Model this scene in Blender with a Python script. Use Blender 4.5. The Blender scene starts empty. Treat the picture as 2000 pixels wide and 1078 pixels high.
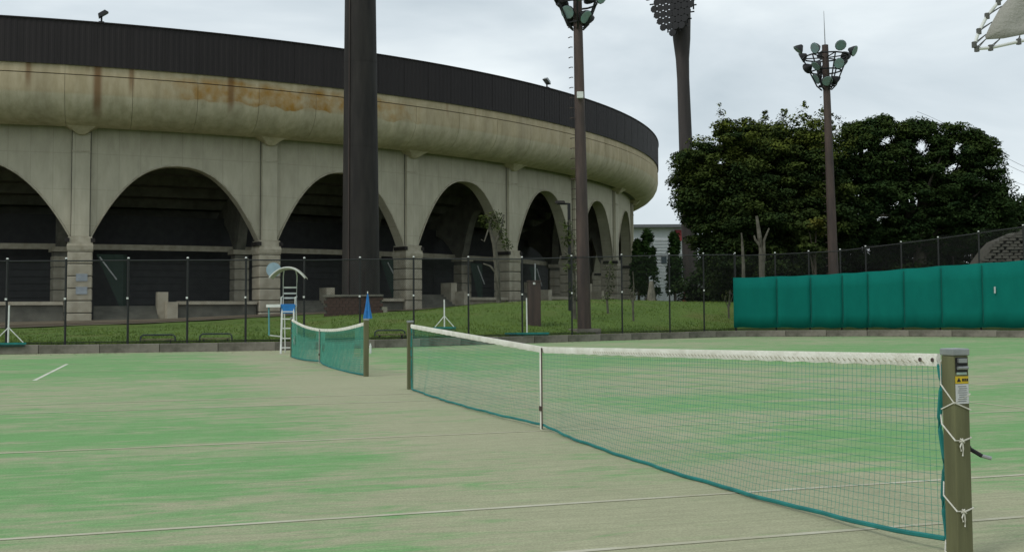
import bpy, math, random
import numpy as np
from mathutils import Vector, Matrix
random.seed(7); rng = np.random.default_rng(7)
S = bpy.context.scene
COL = S.collection
R_ = math.radians

# ------------------------------------------------------------------ camera
FPX, TILT, ROLL, EYE = 2164.0, R_(3), R_(-.35), 1.26
cam = bpy.data.cameras.new('camera'); cam.sensor_width = 36; cam.lens = 36*FPX/2000
PY0 = 606-FPX*math.tan(TILT)
cam.shift_y = (PY0-539)/2000
cam.clip_end = 3000; cam.clip_start = .05
co = bpy.data.objects.new('camera', cam); COL.objects.link(co); S.camera = co
CM = Matrix.Rotation(TILT+math.pi/2, 3, 'X') @ Matrix.Rotation(ROLL, 3, 'Z')
co.matrix_world = Matrix.Translation((0, 0, EYE)) @ CM.to_4x4()
S.render.resolution_x = 1024; S.render.resolution_y = 551

# ------------------------------------------------------------------ sky, sun, exposure
w = bpy.data.worlds.new('World'); S.world = w; w.use_nodes = True
N = w.node_tree.nodes; L = w.node_tree.links
bg = N['Background']; bg.inputs['Strength'].default_value = .1
sk = N.new('ShaderNodeTexSky'); sk.sky_type = 'NISHITA'; sk.sun_disc = False
sk.sun_elevation = R_(48); sk.sun_rotation = R_(228)
tc = N.new('ShaderNodeTexCoord')
mp = N.new('ShaderNodeMapping'); mp.inputs['Scale'].default_value = (1.0, 1.0, 2.6); mp.inputs['Rotation'].default_value = (0, R_(14), 0)
L.new(tc.outputs['Generated'], mp.inputs['Vector'])
n1 = N.new('ShaderNodeTexNoise'); n1.inputs['Scale'].default_value = 3.2; n1.inputs['Detail'].default_value = 6; n1.inputs['Roughness'].default_value = .5; n1.inputs['Distortion'].default_value = .4
L.new(mp.outputs[0], n1.inputs['Vector'])
cr = N.new('ShaderNodeValToRGB'); e = cr.color_ramp
e.elements[0].position = .3; e.elements[0].color = (4.1, 4.75, 5.15, 1)
e.elements[1].position = .72; e.elements[1].color = (7.2, 7.75, 7.9, 1)
m = e.elements.new(.5); m.color = (5.35, 5.95, 6.3, 1)
L.new(n1.outputs[0], cr.inputs[0])
mx = N.new('ShaderNodeMix'); mx.data_type = 'RGBA'; mx.inputs[0].default_value = .95
L.new(sk.outputs[0], mx.inputs[6]); L.new(cr.outputs[0], mx.inputs[7]); L.new(mx.outputs[2], bg.inputs['Color'])
sd = bpy.data.lights.new('sun', 'SUN'); sd.energy = 1.0; sd.angle = R_(14); sd.color = (1, .97, .92)
so = bpy.data.objects.new('sun', sd); COL.objects.link(so)
so.rotation_euler = (R_(44), 0, R_(-48))
S.view_settings.view_transform = 'Standard'; S.view_settings.look = 'None'
S.view_settings.exposure = .40; S.view_settings.gamma = 1; S.view_settings.use_curve_mapping = False
S.render.engine = 'CYCLES'

# ------------------------------------------------------------------ pixel -> place (used once, to survey positions)
def ray(px, py): return CM @ Vector(((px-1000)/FPX, (PY0-py)/FPX, -1))
def gp(px, py, z=0):
    d = ray(px, py); k = (z-EYE)/d.z
    return Vector((d.x*k, d.y*k, z))
def dp(px, py, Y):
    d = ray(px, py); k = Y/d.y
    return Vector((d.x*k, Y, EYE+d.z*k))

# ------------------------------------------------------------------ materials
MATS = {}
def mat(name, c, rough=.8, c2=None, scale=4, bump=0, bscale=None, metal=0, stretch=(1, 1, 1), detail=5, spec=.3, contrast=(.35, .65)):
    if name in MATS: return MATS[name]
    m = bpy.data.materials.new(name); m.use_nodes = True; MATS[name] = m
    n, l = m.node_tree.nodes, m.node_tree.links; b = n['Principled BSDF']
    b.inputs['Base Color'].default_value = (*c, 1); b.inputs['Roughness'].default_value = rough
    b.inputs['Metallic'].default_value = metal; b.inputs['Specular IOR Level'].default_value = spec
    if c2 is None: c2 = tuple(x*.78 for x in c)
    tcn = n.new('ShaderNodeTexCoord'); mp = n.new('ShaderNodeMapping'); mp.inputs['Scale'].default_value = stretch
    l.new(tcn.outputs['Object'], mp.inputs['Vector'])
    t = n.new('ShaderNodeTexNoise'); t.inputs['Scale'].default_value = scale; t.inputs['Detail'].default_value = detail; t.inputs['Roughness'].default_value = .6
    l.new(mp.outputs[0], t.inputs['Vector'])
    r = n.new('ShaderNodeValToRGB'); r.color_ramp.elements[0].position = contrast[0]; r.color_ramp.elements[1].position = contrast[1]
    r.color_ramp.elements[0].color = (*c2, 1); r.color_ramp.elements[1].color = (*c, 1)
    l.new(t.outputs[0], r.inputs[0]); l.new(r.outputs[0], b.inputs['Base Color'])
    if bump:
        t2 = n.new('ShaderNodeTexNoise'); t2.inputs['Scale'].default_value = bscale or scale*5; t2.inputs['Detail'].default_value = 4
        l.new(mp.outputs[0], t2.inputs['Vector'])
        bp = n.new('ShaderNodeBump'); bp.inputs['Strength'].default_value = bump; bp.inputs['Distance'].default_value = .02
        l.new(t2.outputs[0], bp.inputs['Height']); l.new(bp.outputs[0], b.inputs['Normal'])
    m['ramp'] = r.name
    return m

def M_(m): return m.node_tree.nodes, m.node_tree.links
def math_n(n, l, op, a, b=None, c=None, clamp=False):
    q = n.new('ShaderNodeMath'); q.operation = op; q.use_clamp = clamp
    for i, v in enumerate((a, b, c)):
        if v is None: continue
        if isinstance(v, (int, float)): q.inputs[i].default_value = v
        else: l.new(v, q.inputs[i])
    return q.outputs[0]

# ------------------------------------------------------------------ mesh helpers
class MB:
    def __init__(s): s.v = []; s.f = []
    def poly(s, pts, faces):
        o = len(s.v); s.v += [tuple(p) for p in pts]; s.f += [tuple(i+o for i in f) for f in faces]
    def box(s, c, d, rz=0, taper=1.0, mtx=None):
        x, y, z = [a/2 for a in d]; pts = []
        for k in (-1, 1):
            q = taper if k > 0 else 1
            for i, j in ((-1, -1), (1, -1), (1, 1), (-1, 1)): pts.append(Vector((i*x*q, j*y*q, k*z)))
        R = mtx if mtx is not None else Matrix.Rotation(rz, 3, 'Z')
        c = Vector(c)
        s.poly([R @ p + c for p in pts], [(0, 3, 2, 1), (4, 5, 6, 7), (0, 1, 5, 4), (1, 2, 6, 5), (2, 3, 7, 6), (3, 0, 4, 7)])
    def tube(s, pts, r, n=6, cap=True):
        pts = [Vector(p) for p in pts]; rr = r if isinstance(r, (list, tuple)) else [r]*len(pts)
        o = len(s.v); up = Vector((0, 0, 1))
        for i, p in enumerate(pts):
            t = (pts[min(i+1, len(pts)-1)]-pts[max(i-1, 0)]).normalized()
            a = t.cross(up)
            if a.length < .05: a = t.cross(Vector((0, 1, 0)))
            a.normalize(); b = t.cross(a)
            for k in range(n):
                q = 2*math.pi*(k+.5)/n
                s.v.append(tuple(p+(a*math.cos(q)+b*math.sin(q))*rr[i]))
        for i in range(len(pts)-1):
            for k in range(n):
                k2 = (k+1) % n
                s.f.append((o+i*n+k, o+i*n+k2, o+(i+1)*n+k2, o+(i+1)*n+k))
        if cap:
            s.f.append(tuple(o+k for k in range(n))); s.f.append(tuple(o+(len(pts)-1)*n+k for k in reversed(range(n))))
    def grid(s, rows, closed=False):
        o = len(s.v); nr, nc = len(rows), len(rows[0])
        for r in rows: s.v += [tuple(p) for p in r]
        for i in range(nr-1):
            for j in range(nc-(0 if closed else 1)):
                j2 = (j+1) % nc
                s.f.append((o+i*nc+j, o+i*nc+j2, o+(i+1)*nc+j2, o+(i+1)*nc+j))
    def prism(s, profile, rows):
        """profile-count fixed closed loops in rows; caps both ends"""
        o = len(s.v); n = len(rows[0]); s.grid(rows, True)
        s.f.append(tuple(o+k for k in reversed(range(n)))); s.f.append(tuple(o+(len(rows)-1)*n+k for k in range(n)))
    def build(s, name, m, parent=None, off=(0, 0, 0), smooth=False, kind=None, bevel=0):
        me = bpy.data.meshes.new(name); off = Vector(off)
        me.from_pydata([(p[0]-off[0], p[1]-off[1], p[2]-off[2]) for p in s.v], [], s.f)
        me.update(); me.materials.append(m)
        if smooth: me.shade_smooth()
        o = bpy.data.objects.new(name, me); COL.objects.link(o)
        if parent is not None: o.parent = parent
        if kind: o['kind'] = kind
        if bevel:
            b = o.modifiers.new('bevel', 'BEVEL'); b.width = bevel; b.segments = 2; b.limit_method = 'ANGLE'
        return o

def np_mesh(name, V, F, m, parent=None, kind=None):
    """V (n,3), F (m,k) arrays"""
    me = bpy.data.meshes.new(name); k = F.shape[1]
    me.vertices.add(len(V)); me.vertices.foreach_set('co', V.astype(np.float32).ravel())
    me.loops.add(F.size); me.loops.foreach_set('vertex_index', F.astype(np.int32).ravel())
    me.polygons.add(len(F)); me.polygons.foreach_set('loop_start', np.arange(0, F.size, k, dtype=np.int32))
    me.polygons.foreach_set('loop_total', np.full(len(F), k, dtype=np.int32))
    me.update(calc_edges=True); me.materials.append(m)
    o = bpy.data.objects.new(name, me); COL.objects.link(o)
    if parent is not None: o.parent = parent
    if kind: o['kind'] = kind
    return o

def thing(name, label, cat, loc=(0, 0, 0), rz=0, group=None):
    o = bpy.data.objects.new(name, None); o.empty_display_size = .2; COL.objects.link(o)
    o.location = loc; o.rotation_euler = (0, 0, rz); o['label'] = label; o['category'] = cat
    if group: o['group'] = group
    return o
def tag(o, label, cat, group=None):
    o['label'] = label; o['category'] = cat
    if group: o['group'] = group
    return o
def kids(o): return [c for c in bpy.data.objects if c.parent == o]
def dup(o, parent=None):
    c = o.copy(); COL.objects.link(c); c.parent = parent
    for k in kids(o): dup(k, c)
    return c
def inst(src, name, parent, loc, rz=0, sc=None):
    o = bpy.data.objects.new(name, src.data); COL.objects.link(o); o.parent = parent; o.location = loc; o.rotation_euler = (0, 0, rz)
    if sc: o.scale = sc
    return o

# ------------------------------------------------------------------ palette
concrete = mat('concrete', (.355, .335, .245), .85, (.27, .25, .175), 1.1, .35, 14, stretch=(1, 1, .35))
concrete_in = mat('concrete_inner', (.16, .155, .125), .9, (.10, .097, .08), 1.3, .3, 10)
conc_pale = mat('concrete_pale', (.42, .385, .30), .9, (.30, .27, .20), 2.2, .12, 9)
conc_kerb = mat('kerb_concrete', (.22, .20, .165), .95, (.085, .08, .062), 1.7, .5, 14, contrast=(.3, .6))
dark_steel = mat('weathered_dark_steel', (.030, .026, .023), .75, (.015, .013, .012), 2.4, .2, 9, stretch=(1, 1, .15))
brown_steel = mat('weathered_brown_steel', (.085, .058, .048), .65, (.040, .030, .028), 1.6, .25, 12, stretch=(2, 2, .3))
fence_paint = mat('dark_fence_paint', (.017, .018, .017), .5, (.02, .02, .02), 8)
wire_m = mat('fence_wire', (.05, .052, .05), .6)
white_p = mat('white_paint', (.72, .73, .70), .5, (.55, .56, .52), 6)
grey_metal = mat('grey_metal', (.35, .36, .36), .4, (.25, .26, .26), 5, metal=.6)
black_m = mat('black_metal', (.015, .015, .016), .5)
teal_m = mat('teal_plastic', (.015, .19, .17), .6, (.01, .13, .12), 7)
cord_m = mat('teal_cord', (.085, .29, .21), .8, (.05, .22, .16), 9)
canvas_m = mat('white_canvas', (.82, .80, .73), .85, (.66, .64, .56), 5, .4, 60)
blue_m = mat('blue_plastic', (.03, .20, .52), .6, (.02, .15, .40), 6)
paleblue_m = mat('pale_blue', (.22, .36, .46), .5)
olive_m = mat('olive_anodised', (.150, .150, .075), .55, (.105, .105, .052), 2.5, .1, 60, metal=.15, stretch=(6, 6, .5))
wood_m = mat('old_wood', (.22, .19, .12), .9, (.12, .10, .06), 5, .3, 30)
rope_m = mat('white_rope', (.66, .65, .58), .9, (.5, .48, .4), 40)
bark_m = mat('bark', (.10, .085, .065), .95, (.05, .042, .033), 3, .6, 12, stretch=(1, 1, .3))
palebark_m = mat('pale_bark', (.13, .122, .095), .95, (.07, .065, .05), 4, .5, 12)
red_m = mat('red_paint', (.30, .045, .05), .6)
glass_m = mat('lamp_glass', (.22, .27, .27), .12, (.22, .33, .34), 6, spec=.8)
yellow_m = mat('yellow_print', (.60, .42, .03), .6)
paper_m = mat('pale_print', (.55, .56, .55), .6)
stone_m = mat('pale_stone', (.27, .25, .20), .95, (.15, .14, .11), 3, .6, 10)
shutter_m = mat('shutter_grey', (.045, .045, .046), .7, (.032, .032, .034), 2)

# cladding of the parapet: dark ribbed sheet
clad = mat('dark_cladding', (.026, .0215, .0215), .62, (.021, .0175, .0178), .8, 0, spec=.22, stretch=(1, 1, .2))

# ------------------------------------------------------------------ court frame of reference
NP0 = gp(801, 760); NPC = gp(1062, 838)
nd = (NPC-NP0).normalized()                 # along the net, towards the camera
ud = Vector((-nd.y, nd.x, 0))               # across the net, to the right
NP1 = gp(1875, 1090)
def court(a, b, z=0):                       # a across the net to the right, b along the net away from camera, from net centre
    return NPC+ud*a-nd*b+Vector((0, 0, z))

# ------------------------------------------------------------------ ground sheets
KB = [(-1500, 705), (-300, 696), (0, 692), (300, 688), (560, 684), (820, 677), (1100, 668), (1435, 657.5), (1700, 656.5), (2000, 658.5), (2400, 664), (3600, 690)]
KP = [gp(*p) for p in KB]
def q_of(p): return p[0]/p[1]
KQ = [q_of(p) for p in KP]
def kerb_at(px):
    """point of the kerb foot seen at this column"""
    d = ray(px, 600); q = d.x/d.y
    for i in range(len(KP)-1):
        if KQ[i] <= q <= KQ[i+1]:
            A, B = KP[i], KP[i+1]; den = (B.x-A.x)-q*(B.y-A.y); t = (q*A.y-A.x)/den
            return A.lerp(B, t)
    return KP[0] if q < KQ[0] else KP[-1]

# court surface material: sand-filled artificial turf brushed across
cm = mat('sanded_turf', (.3, .29, .19), .95, (.08, .25, .09), 1)
n, l = M_(cm); bs = n['Principled BSDF']; 
for q in list(n):
    if q.type in ('TEX_NOISE', 'MAPPING', 'VALTORGB'): n.remove(q)
tcn = [q for q in n if q.type == 'TEX_COORD'][0]
sx = n.new('ShaderNodeVectorMath'); sx.operation = 'DOT_PRODUCT'; sx.inputs[1].default_value = tuple(ud); l.new(tcn.outputs['Object'], sx.inputs[0])
sy = n.new('ShaderNodeVectorMath'); sy.operation = 'DOT_PRODUCT'; sy.inputs[1].default_value = tuple(-nd); l.new(tcn.outputs['Object'], sy.inputs[0])
A_ = math_n(n, l, 'SUBTRACT', sx.outputs['Value'], NPC.dot(ud)); B_ = math_n(n, l, 'SUBTRACT', sy.outputs['Value'], -NPC.dot(nd))
cx_ = n.new('ShaderNodeCombineXYZ'); l.new(A_, cx_.inputs[0]); l.new(B_, cx_.inputs[1])
def noise(scale, sxyz, det=5, rough=.6, dist=0.):
    mp = n.new('ShaderNodeMapping'); mp.inputs['Scale'].default_value = sxyz; l.new(cx_.outputs[0], mp.inputs['Vector'])
    t = n.new('ShaderNodeTexNoise'); t.inputs['Scale'].default_value = scale; t.inputs['Detail'].default_value = det; t.inputs['Roughness'].default_value = rough; t.inputs['Distortion'].default_value = dist
    l.new(mp.outputs[0], t.inputs['Vector']); return t.outputs[0]
nA = noise(.30, (.42, 1, 1), 7, .62, .5)
nB = noise(1.6, (.30, 1, 1), 5, .65, .4)
nC = noise(60, (1, 1, 1), 2, .6)
nD = noise(.55, (.35, 1.1, 1), 4, .6)
# sandy strip along the net, worn by brushing
da = math_n(n, l, 'ABSOLUTE', math_n(n, l, 'ADD', A_, .25))
strip = n.new('ShaderNodeMapRange'); strip.interpolation_type = 'SMOOTHSTEP'
strip.inputs[1].default_value = .7; strip.inputs[2].default_value = 2.7; strip.inputs[3].default_value = 1; strip.inputs[4].default_value = 0
l.new(da, strip.inputs[0])
nE = noise(5.0, (.30, 1, 1), 6, .68, .8)
gsum = math_n(n, l, 'ADD', math_n(n, l, 'MULTIPLY', nA, .9), math_n(n, l, 'MULTIPLY_ADD', nE, 1.5, -.75))
gsum = math_n(n, l, 'ADD', gsum, math_n(n, l, 'MULTIPLY_ADD', nB, 1.0, -.10))
gsum = math_n(n, l, 'ADD', gsum, math_n(n, l, 'MULTIPLY', nD, .3))
gsum = math_n(n, l, 'SUBTRACT', gsum, math_n(n, l, 'MULTIPLY', strip.outputs[0], .36))
rb_ = n.new('ShaderNodeValToRGB'); el = rb_.color_ramp.elements; rb_.color_ramp.interpolation = 'EASE'
bst = [(-8, .35), (-4.4, .42), (-3, .82), (-1.4, .82), (-.8, .42), (.3, .45), (1.1, .85), (3.1, .8), (4.4, .25), (10.4, .25), (12, .85), (20, .9), (24, .4), (31, .3)]
el[0].position = 0; el[0].color = (.35,)*3+(1,); el[1].position = 1; el[1].color = (.3,)*3+(1,)
for b_, v_ in bst[1:-1]: e_ = el.new((b_+8)/39); e_.color = (v_, v_, v_, 1)
bw_ = math_n(n, l, 'ADD', B_, math_n(n, l, 'MULTIPLY_ADD', nD, 2.6, -1.3))
l.new(math_n(n, l, 'MULTIPLY_ADD', bw_, 1/39, 8/39), rb_.inputs[0])
gsum = math_n(n, l, 'ADD', gsum, math_n(n, l, 'MULTIPLY_ADD', rb_.outputs[0], .34, -.155))
msk = n.new('ShaderNodeMapRange'); msk.interpolation_type = 'SMOOTHSTEP'
msk.inputs[1].default_value = .67; msk.inputs[2].default_value = 1.30; l.new(gsum, msk.inputs[0])
mk = math_n(n, l, 'MULTIPLY', msk.outputs[0], .84)
mc = n.new('ShaderNodeMix'); mc.data_type = 'RGBA'; l.new(mk, mc.inputs[0])
sand = n.new('ShaderNodeMix'); sand.data_type = 'RGBA'; l.new(nD, sand.inputs[0])
sand.inputs[6].default_value = (.300, .320, .190, 1); sand.inputs[7].default_value = (.370, .355, .235, 1)
l.new(sand.outputs[2], mc.inputs[6])
gr = n.new('ShaderNodeMix'); gr.data_type = 'RGBA'; l.new(nB, gr.inputs[0])
gr.inputs[6].default_value = (.080, .27, .072, 1); gr.inputs[7].default_value = (.14, .35, .11, 1); l.new(gr.outputs[2], mc.inputs[7])
fin = n.new('ShaderNodeMix'); fin.data_type = 'RGBA'; fin.blend_type = 'MULTIPLY'; fin.inputs[0].default_value = .45
l.new(mc.outputs[2], fin.inputs[6])
gray = n.new('ShaderNodeMapRange'); gray.inputs[1].default_value = .3; gray.inputs[2].default_value = .7; gray.inputs[3].default_value = .55; gray.inputs[4].default_value = 1.3; l.new(nC, gray.inputs[0])
nF = noise(26, (.06, 1, 1), 3, .6); gf = n.new('ShaderNodeMapRange'); gf.inputs[1].default_value = .3; gf.inputs[2].default_value = .7; gf.inputs[3].default_value = .72; gf.inputs[4].default_value = 1.22; l.new(nF, gf.inputs[0])
nG = noise(9, (1, 1, 1), 6, .75); gg = n.new('ShaderNodeMapRange'); gg.inputs[1].default_value = .35; gg.inputs[2].default_value = .65; gg.inputs[3].default_value = .85; gg.inputs[4].default_value = 1.12; l.new(nG, gg.inputs[0])
l.new(math_n(n, l, 'MULTIPLY', math_n(n, l, 'MULTIPLY', gray.outputs[0], gf.outputs[0]), gg.outputs[0]), fin.inputs[7]); l.new(fin.outputs[2], bs.inputs['Base Color'])
bp = n.new('ShaderNodeBump'); bp.inputs['Strength'].default_value = .5; bp.inputs['Distance'].default_value = .012; l.new(nC, bp.inputs['Height']); l.new(bp.outputs[0], bs.inputs['Normal'])

g = MB()
o = len(g.v)
pts = [(-90, -40, 0), (90, -40, 0)] + [tuple(p+Vector((0, .05, 0))) for p in reversed(KP)]
g.poly(pts, [tuple(range(len(pts)))])
c0 = g.build('court_ground', cm); c0['kind'] = 'structure'
earth = mat('earth', (.10, .10, .06), .95, (.07, .08, .04), .2)
g = MB(); g.box((0, 0, -.35), (1600, 1600, .5)); e0 = g.build('ground', earth); e0['kind'] = 'structure'

# painted lines, half covered by sand
lm = mat('worn_line_paint', (.50, .485, .38), .9, (.36, .345, .24), 1.3, contrast=(.36, .66))
lm3 = mat('buried_line_paint', (.47, .455, .34), .9, (.41, .395, .27), .9, contrast=(.42, .7))
lm2 = mat('bright_line_paint', (.62, .63, .55), .9, (.5, .5, .4), 3)
def line(name, p, q, wd, m, z=.004):
    p = Vector(p); q = Vector(q); d = (q-p).normalized(); s = Vector((-d.y, d.x, 0))*wd/2; nseg = 1
    g = MB(); g.box(((p.x+q.x)/2, (p.y+q.y)/2, z-.001), ((q-p).length, wd, .001), math.atan2(d.y, d.x)); ob = g.build(name, m); ob['kind'] = 'structure'; return ob
for b_, rng_ in ((-5.68, (-11.9, 11.9)), (-4.32, (-11.9, 11.9)), (-.15, (-6.4, 6.4)), (4.115, (-11.9, 11.9)), (5.485, (-11.9, 11.9))):
    line('court_line', court(rng_[0], b_), court(rng_[1], b_), .05, lm if b_ < -1 else lm3)
for a_ in (-6.4, 6.4): line('court_line', court(a_, -4.115), court(a_, 4.115), .05, lm3)
line('court_line', court(11.9, -5.485), court(11.9, 5.485), .08, lm)
NCB = 18.4                                   # next court
for b_ in (-4.115, 0, 4.115): line('court_line', court(-11.9, NCB+b_), court(11.9, NCB+b_), .05, lm3)
line('court_line', gp(67, 743), gp(131, 711), .07, lm2)

# terrain behind the kerb, sampled on rays
QS = [(-1500, .55, .75), (0, .50, .74), (300, .62, .82), (526, .82, 1.08), (700, 1.08, 1.2), (807, 1.22, 1.26), (950, 1.62, 1.68), (1040, 1.76, 1.8), (1200, 1.84, 1.86), (1300, 1.70, 1.72), (1435, 1.62, 1.7), (1700, 1.6, 1.9), (2000, 1.6, 2.1), (3600, 1.6, 2.1)]
def lerp_tab(px, k): return float(np.interp(px, [t[0] for t in QS], [t[k] for t in QS]))
def px_of(x, y): return 1000+FPX*x/y
KERBZ = .28
def yk_at(px):
    return kerb_at(px).y
def crest(px): return float(np.interp(px, [0, 300, 807, 1000, 1200, 1435, 2000], [50, 50, 53, 58, 62, 62, 62]))
def terr(x, y):
    px = max(-1500, min(3600, px_of(x, y))); yk = yk_at(px)+.25; yc = crest(px)
    z1, z2 = lerp_tab(px, 1), lerp_tab(px, 2)
    if y <= yk: return KERBZ-.02
    if y < yc:
        t = (y-yk)/(yc-yk); t = t*.75+.25*math.sin(t*math.pi/2) if z1 < 1 else math.sin(t*math.pi/2)*.7+t*.3
        return KERBZ-.02+(z1-KERBZ+.02)*t
    if y < yc+14: return z1+(z2-z1)*(y-yc)/14
    return z2
grass_m = mat('lawn', (.098, .158, .020), .95, (.058, .108, .013), 1.6, .35, 30, contrast=(.25, .75))
n, l = M_(grass_m); t_ = n.new('ShaderNodeTexNoise'); t_.inputs['Scale'].default_value = .42; t_.inputs['Detail'].default_value = 6
tq = [q for q in n if q.type == 'TEX_COORD'][0]; l.new(tq.outputs['Object'], t_.inputs['Vector'])
mr = n.new('ShaderNodeMapRange'); mr.inputs[1].default_value = .52; mr.inputs[2].default_value = .72; mr.inputs[4].default_value = .6; l.new(t_.outputs[0], mr.inputs[0])
mm = n.new('ShaderNodeMix'); mm.data_type = 'RGBA'; l.new(mr.outputs[0], mm.inputs[0]); l.new(n[grass_m['ramp']].outputs[0], mm.inputs[6]); mm.inputs[7].default_value = (.125, .115, .030, 1); l.new(mm.outputs[2], n['Principled BSDF'].inputs['Base Color'])
g = MB(); rows = []
pxs = list(np.linspace(-1500, -40, 16))+list(np.linspace(0, 2000, 81))+list(np.linspace(2040, 3600, 18))
for px in pxs:
    k = kerb_at(px); yk = k.y+.25; q = k.x/k.y; yc = crest(px); row = []
    for y in list(np.linspace(yk, yc, 16))+list(np.linspace(yc+1.5, yc+16, 9))+[yc+40, 160, 300, 900]:
        x = q*y; z = terr(x, y)
        if y < 200: z += .03*math.sin(x*1.3)*math.sin(y*.9)*min(1, (y-yk)/3)
        row.append((x, y, z))
    rows.append(row)
g.grid(rows); lw = g.build('grass_lawn', grass_m, smooth=True); lw['kind'] = 'structure'

# kerb wall of cast blocks
kw = thing('kerb_wall', '', ''); 
del kw['label'], kw['category']; kw['kind'] = 'structure'
def walk(pts, step):
    out = [pts[0].copy()]; i = 0; pos = pts[0].copy(); rest = step
    while i < len(pts)-1:
        d = pts[i+1]-pos
        if d.length >= rest: pos = pos+d.normalized()*rest; out.append(pos.copy()); rest = step
        else: rest -= d.length; pos = pts[i+1].copy(); i += 1
    return out
wk = walk(KP[1:-1], 1.8)
kb0 = None
kpieces = []
for i in range(len(wk)-1):
    a, b = wk[i], wk[i+1]; d = b-a; c = (a+b)/2; nrm = Vector((-d.y, d.x, 0)).normalized()
    if nrm.y < 0: nrm = -nrm
    if kb0 is None:
        g = MB(); g.box((0, 0, .14), (1.785, .30, .28)); kb0 = g.build('kerb_block', conc_kerb, kw, bevel=.012); ob = kb0
        src = kb0
    else:
        ob = inst(src, 'kerb_block', kw, (0, 0, 0))
        b_ = ob.modifiers.new('bevel', 'BEVEL'); b_.width = .012; b_.limit_method = 'ANGLE'
    ob.location = (c+nrm*.15)+Vector((0, 0, random.uniform(-.012, .008))); ob.rotation_euler = (0, 0, math.atan2(d.y, d.x)+random.uniform(-.006, .006))

# ------------------------------------------------------------------ stadium
CX, CY, RO, RW = -44.185, 117.265, 59.241, 56.5
ZS, ZT, ZC, ZB, ZP = 5.67, 10.45, 11.95, 15.156, 17.567
def ring(r, a, z=0): return Vector((CX+r*math.sin(a), CY-r*math.cos(a), z))
def ang_for_px(px, r):
    a = np.linspace(-.8, 1.45, 4000); X = CX+r*np.sin(a); Y = CY-r*np.cos(a); x = 1000+FPX*X/Y
    i = int(np.argmax(x)); return float(np.interp(px, x[:i+1], a[:i+1]))
PA = [ang_for_px(p, RW+.3) for p in (155, 526, 807, 1004, 1130, 1207)]
PA = [PA[0]-.44, PA[0]-.22]+PA+[PA[-1]+.20, PA[-1]+.40, PA[-1]+.60, PA[-1]+.80]
stad = thing('stadium', 'round concrete stadium with dark parapet band and tall arched arcade', 'stadium', ring(RW, PA[2], 0))
SO = stad.location.copy()

# weathered cornice concrete with rust bleeding from under the cladding
cor = mat('cornice_concrete', (.53, .47, .34), .85, (.41, .36, .245), 2.4, .35, 12, stretch=(1, 1, .3))
n, l = M_(cor); bs = n['Principled BSDF']; tcn = [q for q in n if q.type == 'TEX_COORD'][0]
sep = n.new('ShaderNodeSeparateXYZ'); geo = n.new('ShaderNodeNewGeometry'); l.new(geo.outputs['Position'], sep.inputs[0])
dx = math_n(n, l, 'SUBTRACT', sep.outputs[0], CX); dy = math_n(n, l, 'SUBTRACT', CY, sep.outputs[1])
an = math_n(n, l, 'ARCTAN2', dx, dy)
cvec = n.new('ShaderNodeCombineXYZ'); l.new(an, cvec.inputs[0])
t = n.new('ShaderNodeTexNoise'); t.inputs['Scale'].default_value = 34; t.inputs['Detail'].default_value = 4; l.new(cvec.outputs[0], t.inputs['Vector'])   # streaks, fixed per angle
t3 = n.new('ShaderNodeTexNoise'); t3.inputs['Scale'].default_value = 1.6; t3.inputs['Detail'].default_value = 6; l.new(geo.outputs['Position'], t3.inputs['Vector'])
def bandf(x, lo, hi, lo2, hi2):
    a = n.new('ShaderNodeMapRange'); a.interpolation_type = 'SMOOTHSTEP'; a.inputs[1].default_value = lo; a.inputs[2].default_value = lo2; l.new(x, a.inputs[0])
    b = n.new('ShaderNodeMapRange'); b.interpolation_type = 'SMOOTHSTEP'; b.inputs[1].default_value = hi2; b.inputs[2].default_value = hi; b.inputs[3].default_value = 1; b.inputs[4].default_value = 0; l.new(x, b.inputs[0])
    return math_n(n, l, 'MULTIPLY', a.outputs[0], b.outputs[0])
a230, a500, a670, a900 = [ang_for_px(p, RO) for p in (235, 420, 690, 900)]
patch = math_n(n, l, 'MULTIPLY', bandf(an, a230, a900, a500, a670), bandf(math_n(n, l, 'MULTIPLY_ADD', t.outputs[0], 1.3, math_n(n, l, 'SUBTRACT', sep.outputs[2], .65)), 13.5, 15.2, 13.6, 14.6))
fac = math_n(n, l, 'MULTIPLY', patch, math_n(n, l, 'MULTIPLY_ADD', t3.outputs[0], 2.2, -.45, clamp=True), clamp=True)
lowedge = math_n(n, l, 'MULTIPLY', bandf(sep.outputs[2], 13.4, 16, 13.6, 15.9), .22)
st = None
for px, wd, ln, am in ((48, .004, 13.3, .8), (185, .006, 11.9, 1.), (252, .004, 13.2, .8), (448, .005, 12.6, .9), (165, .003, 14.2, .5), (875, .003, 13.6, .5), (930, .002, 13.8, .5)):
    a0 = ang_for_px(px, RO); b = math_n(n, l, 'MULTIPLY', bandf(an, a0-wd, a0+wd, a0-wd*.2, a0+wd*.2), bandf(sep.outputs[2], ln, 16, ln+1.3, 15.9))
    b = math_n(n, l, 'MULTIPLY', b, am); st = b if st is None else math_n(n, l, 'MAXIMUM', st, b)
ramp = n[cor['ramp']]
m1 = n.new('ShaderNodeMix'); m1.data_type = 'RGBA'; l.new(math_n(n, l, 'MAXIMUM', fac, lowedge), m1.inputs[0]); l.new(ramp.outputs[0], m1.inputs[6]); m1.inputs[7].default_value = (.33, .175, .035, 1)
m2 = n.new('ShaderNodeMix'); m2.data_type = 'RGBA'; l.new(math_n(n, l, 'MULTIPLY', st, .8), m2.inputs[0]); l.new(m1.outputs[2], m2.inputs[6]); m2.inputs[7].default_value = (.16, .07, .02, 1)
sr = n.new('ShaderNodeMapRange'); sr.inputs[1].default_value = .3; sr.inputs[2].default_value = .7; sr.inputs[3].default_value = .80; sr.inputs[4].default_value = 1.12; l.new(t.outputs[0], sr.inputs[0])
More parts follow.
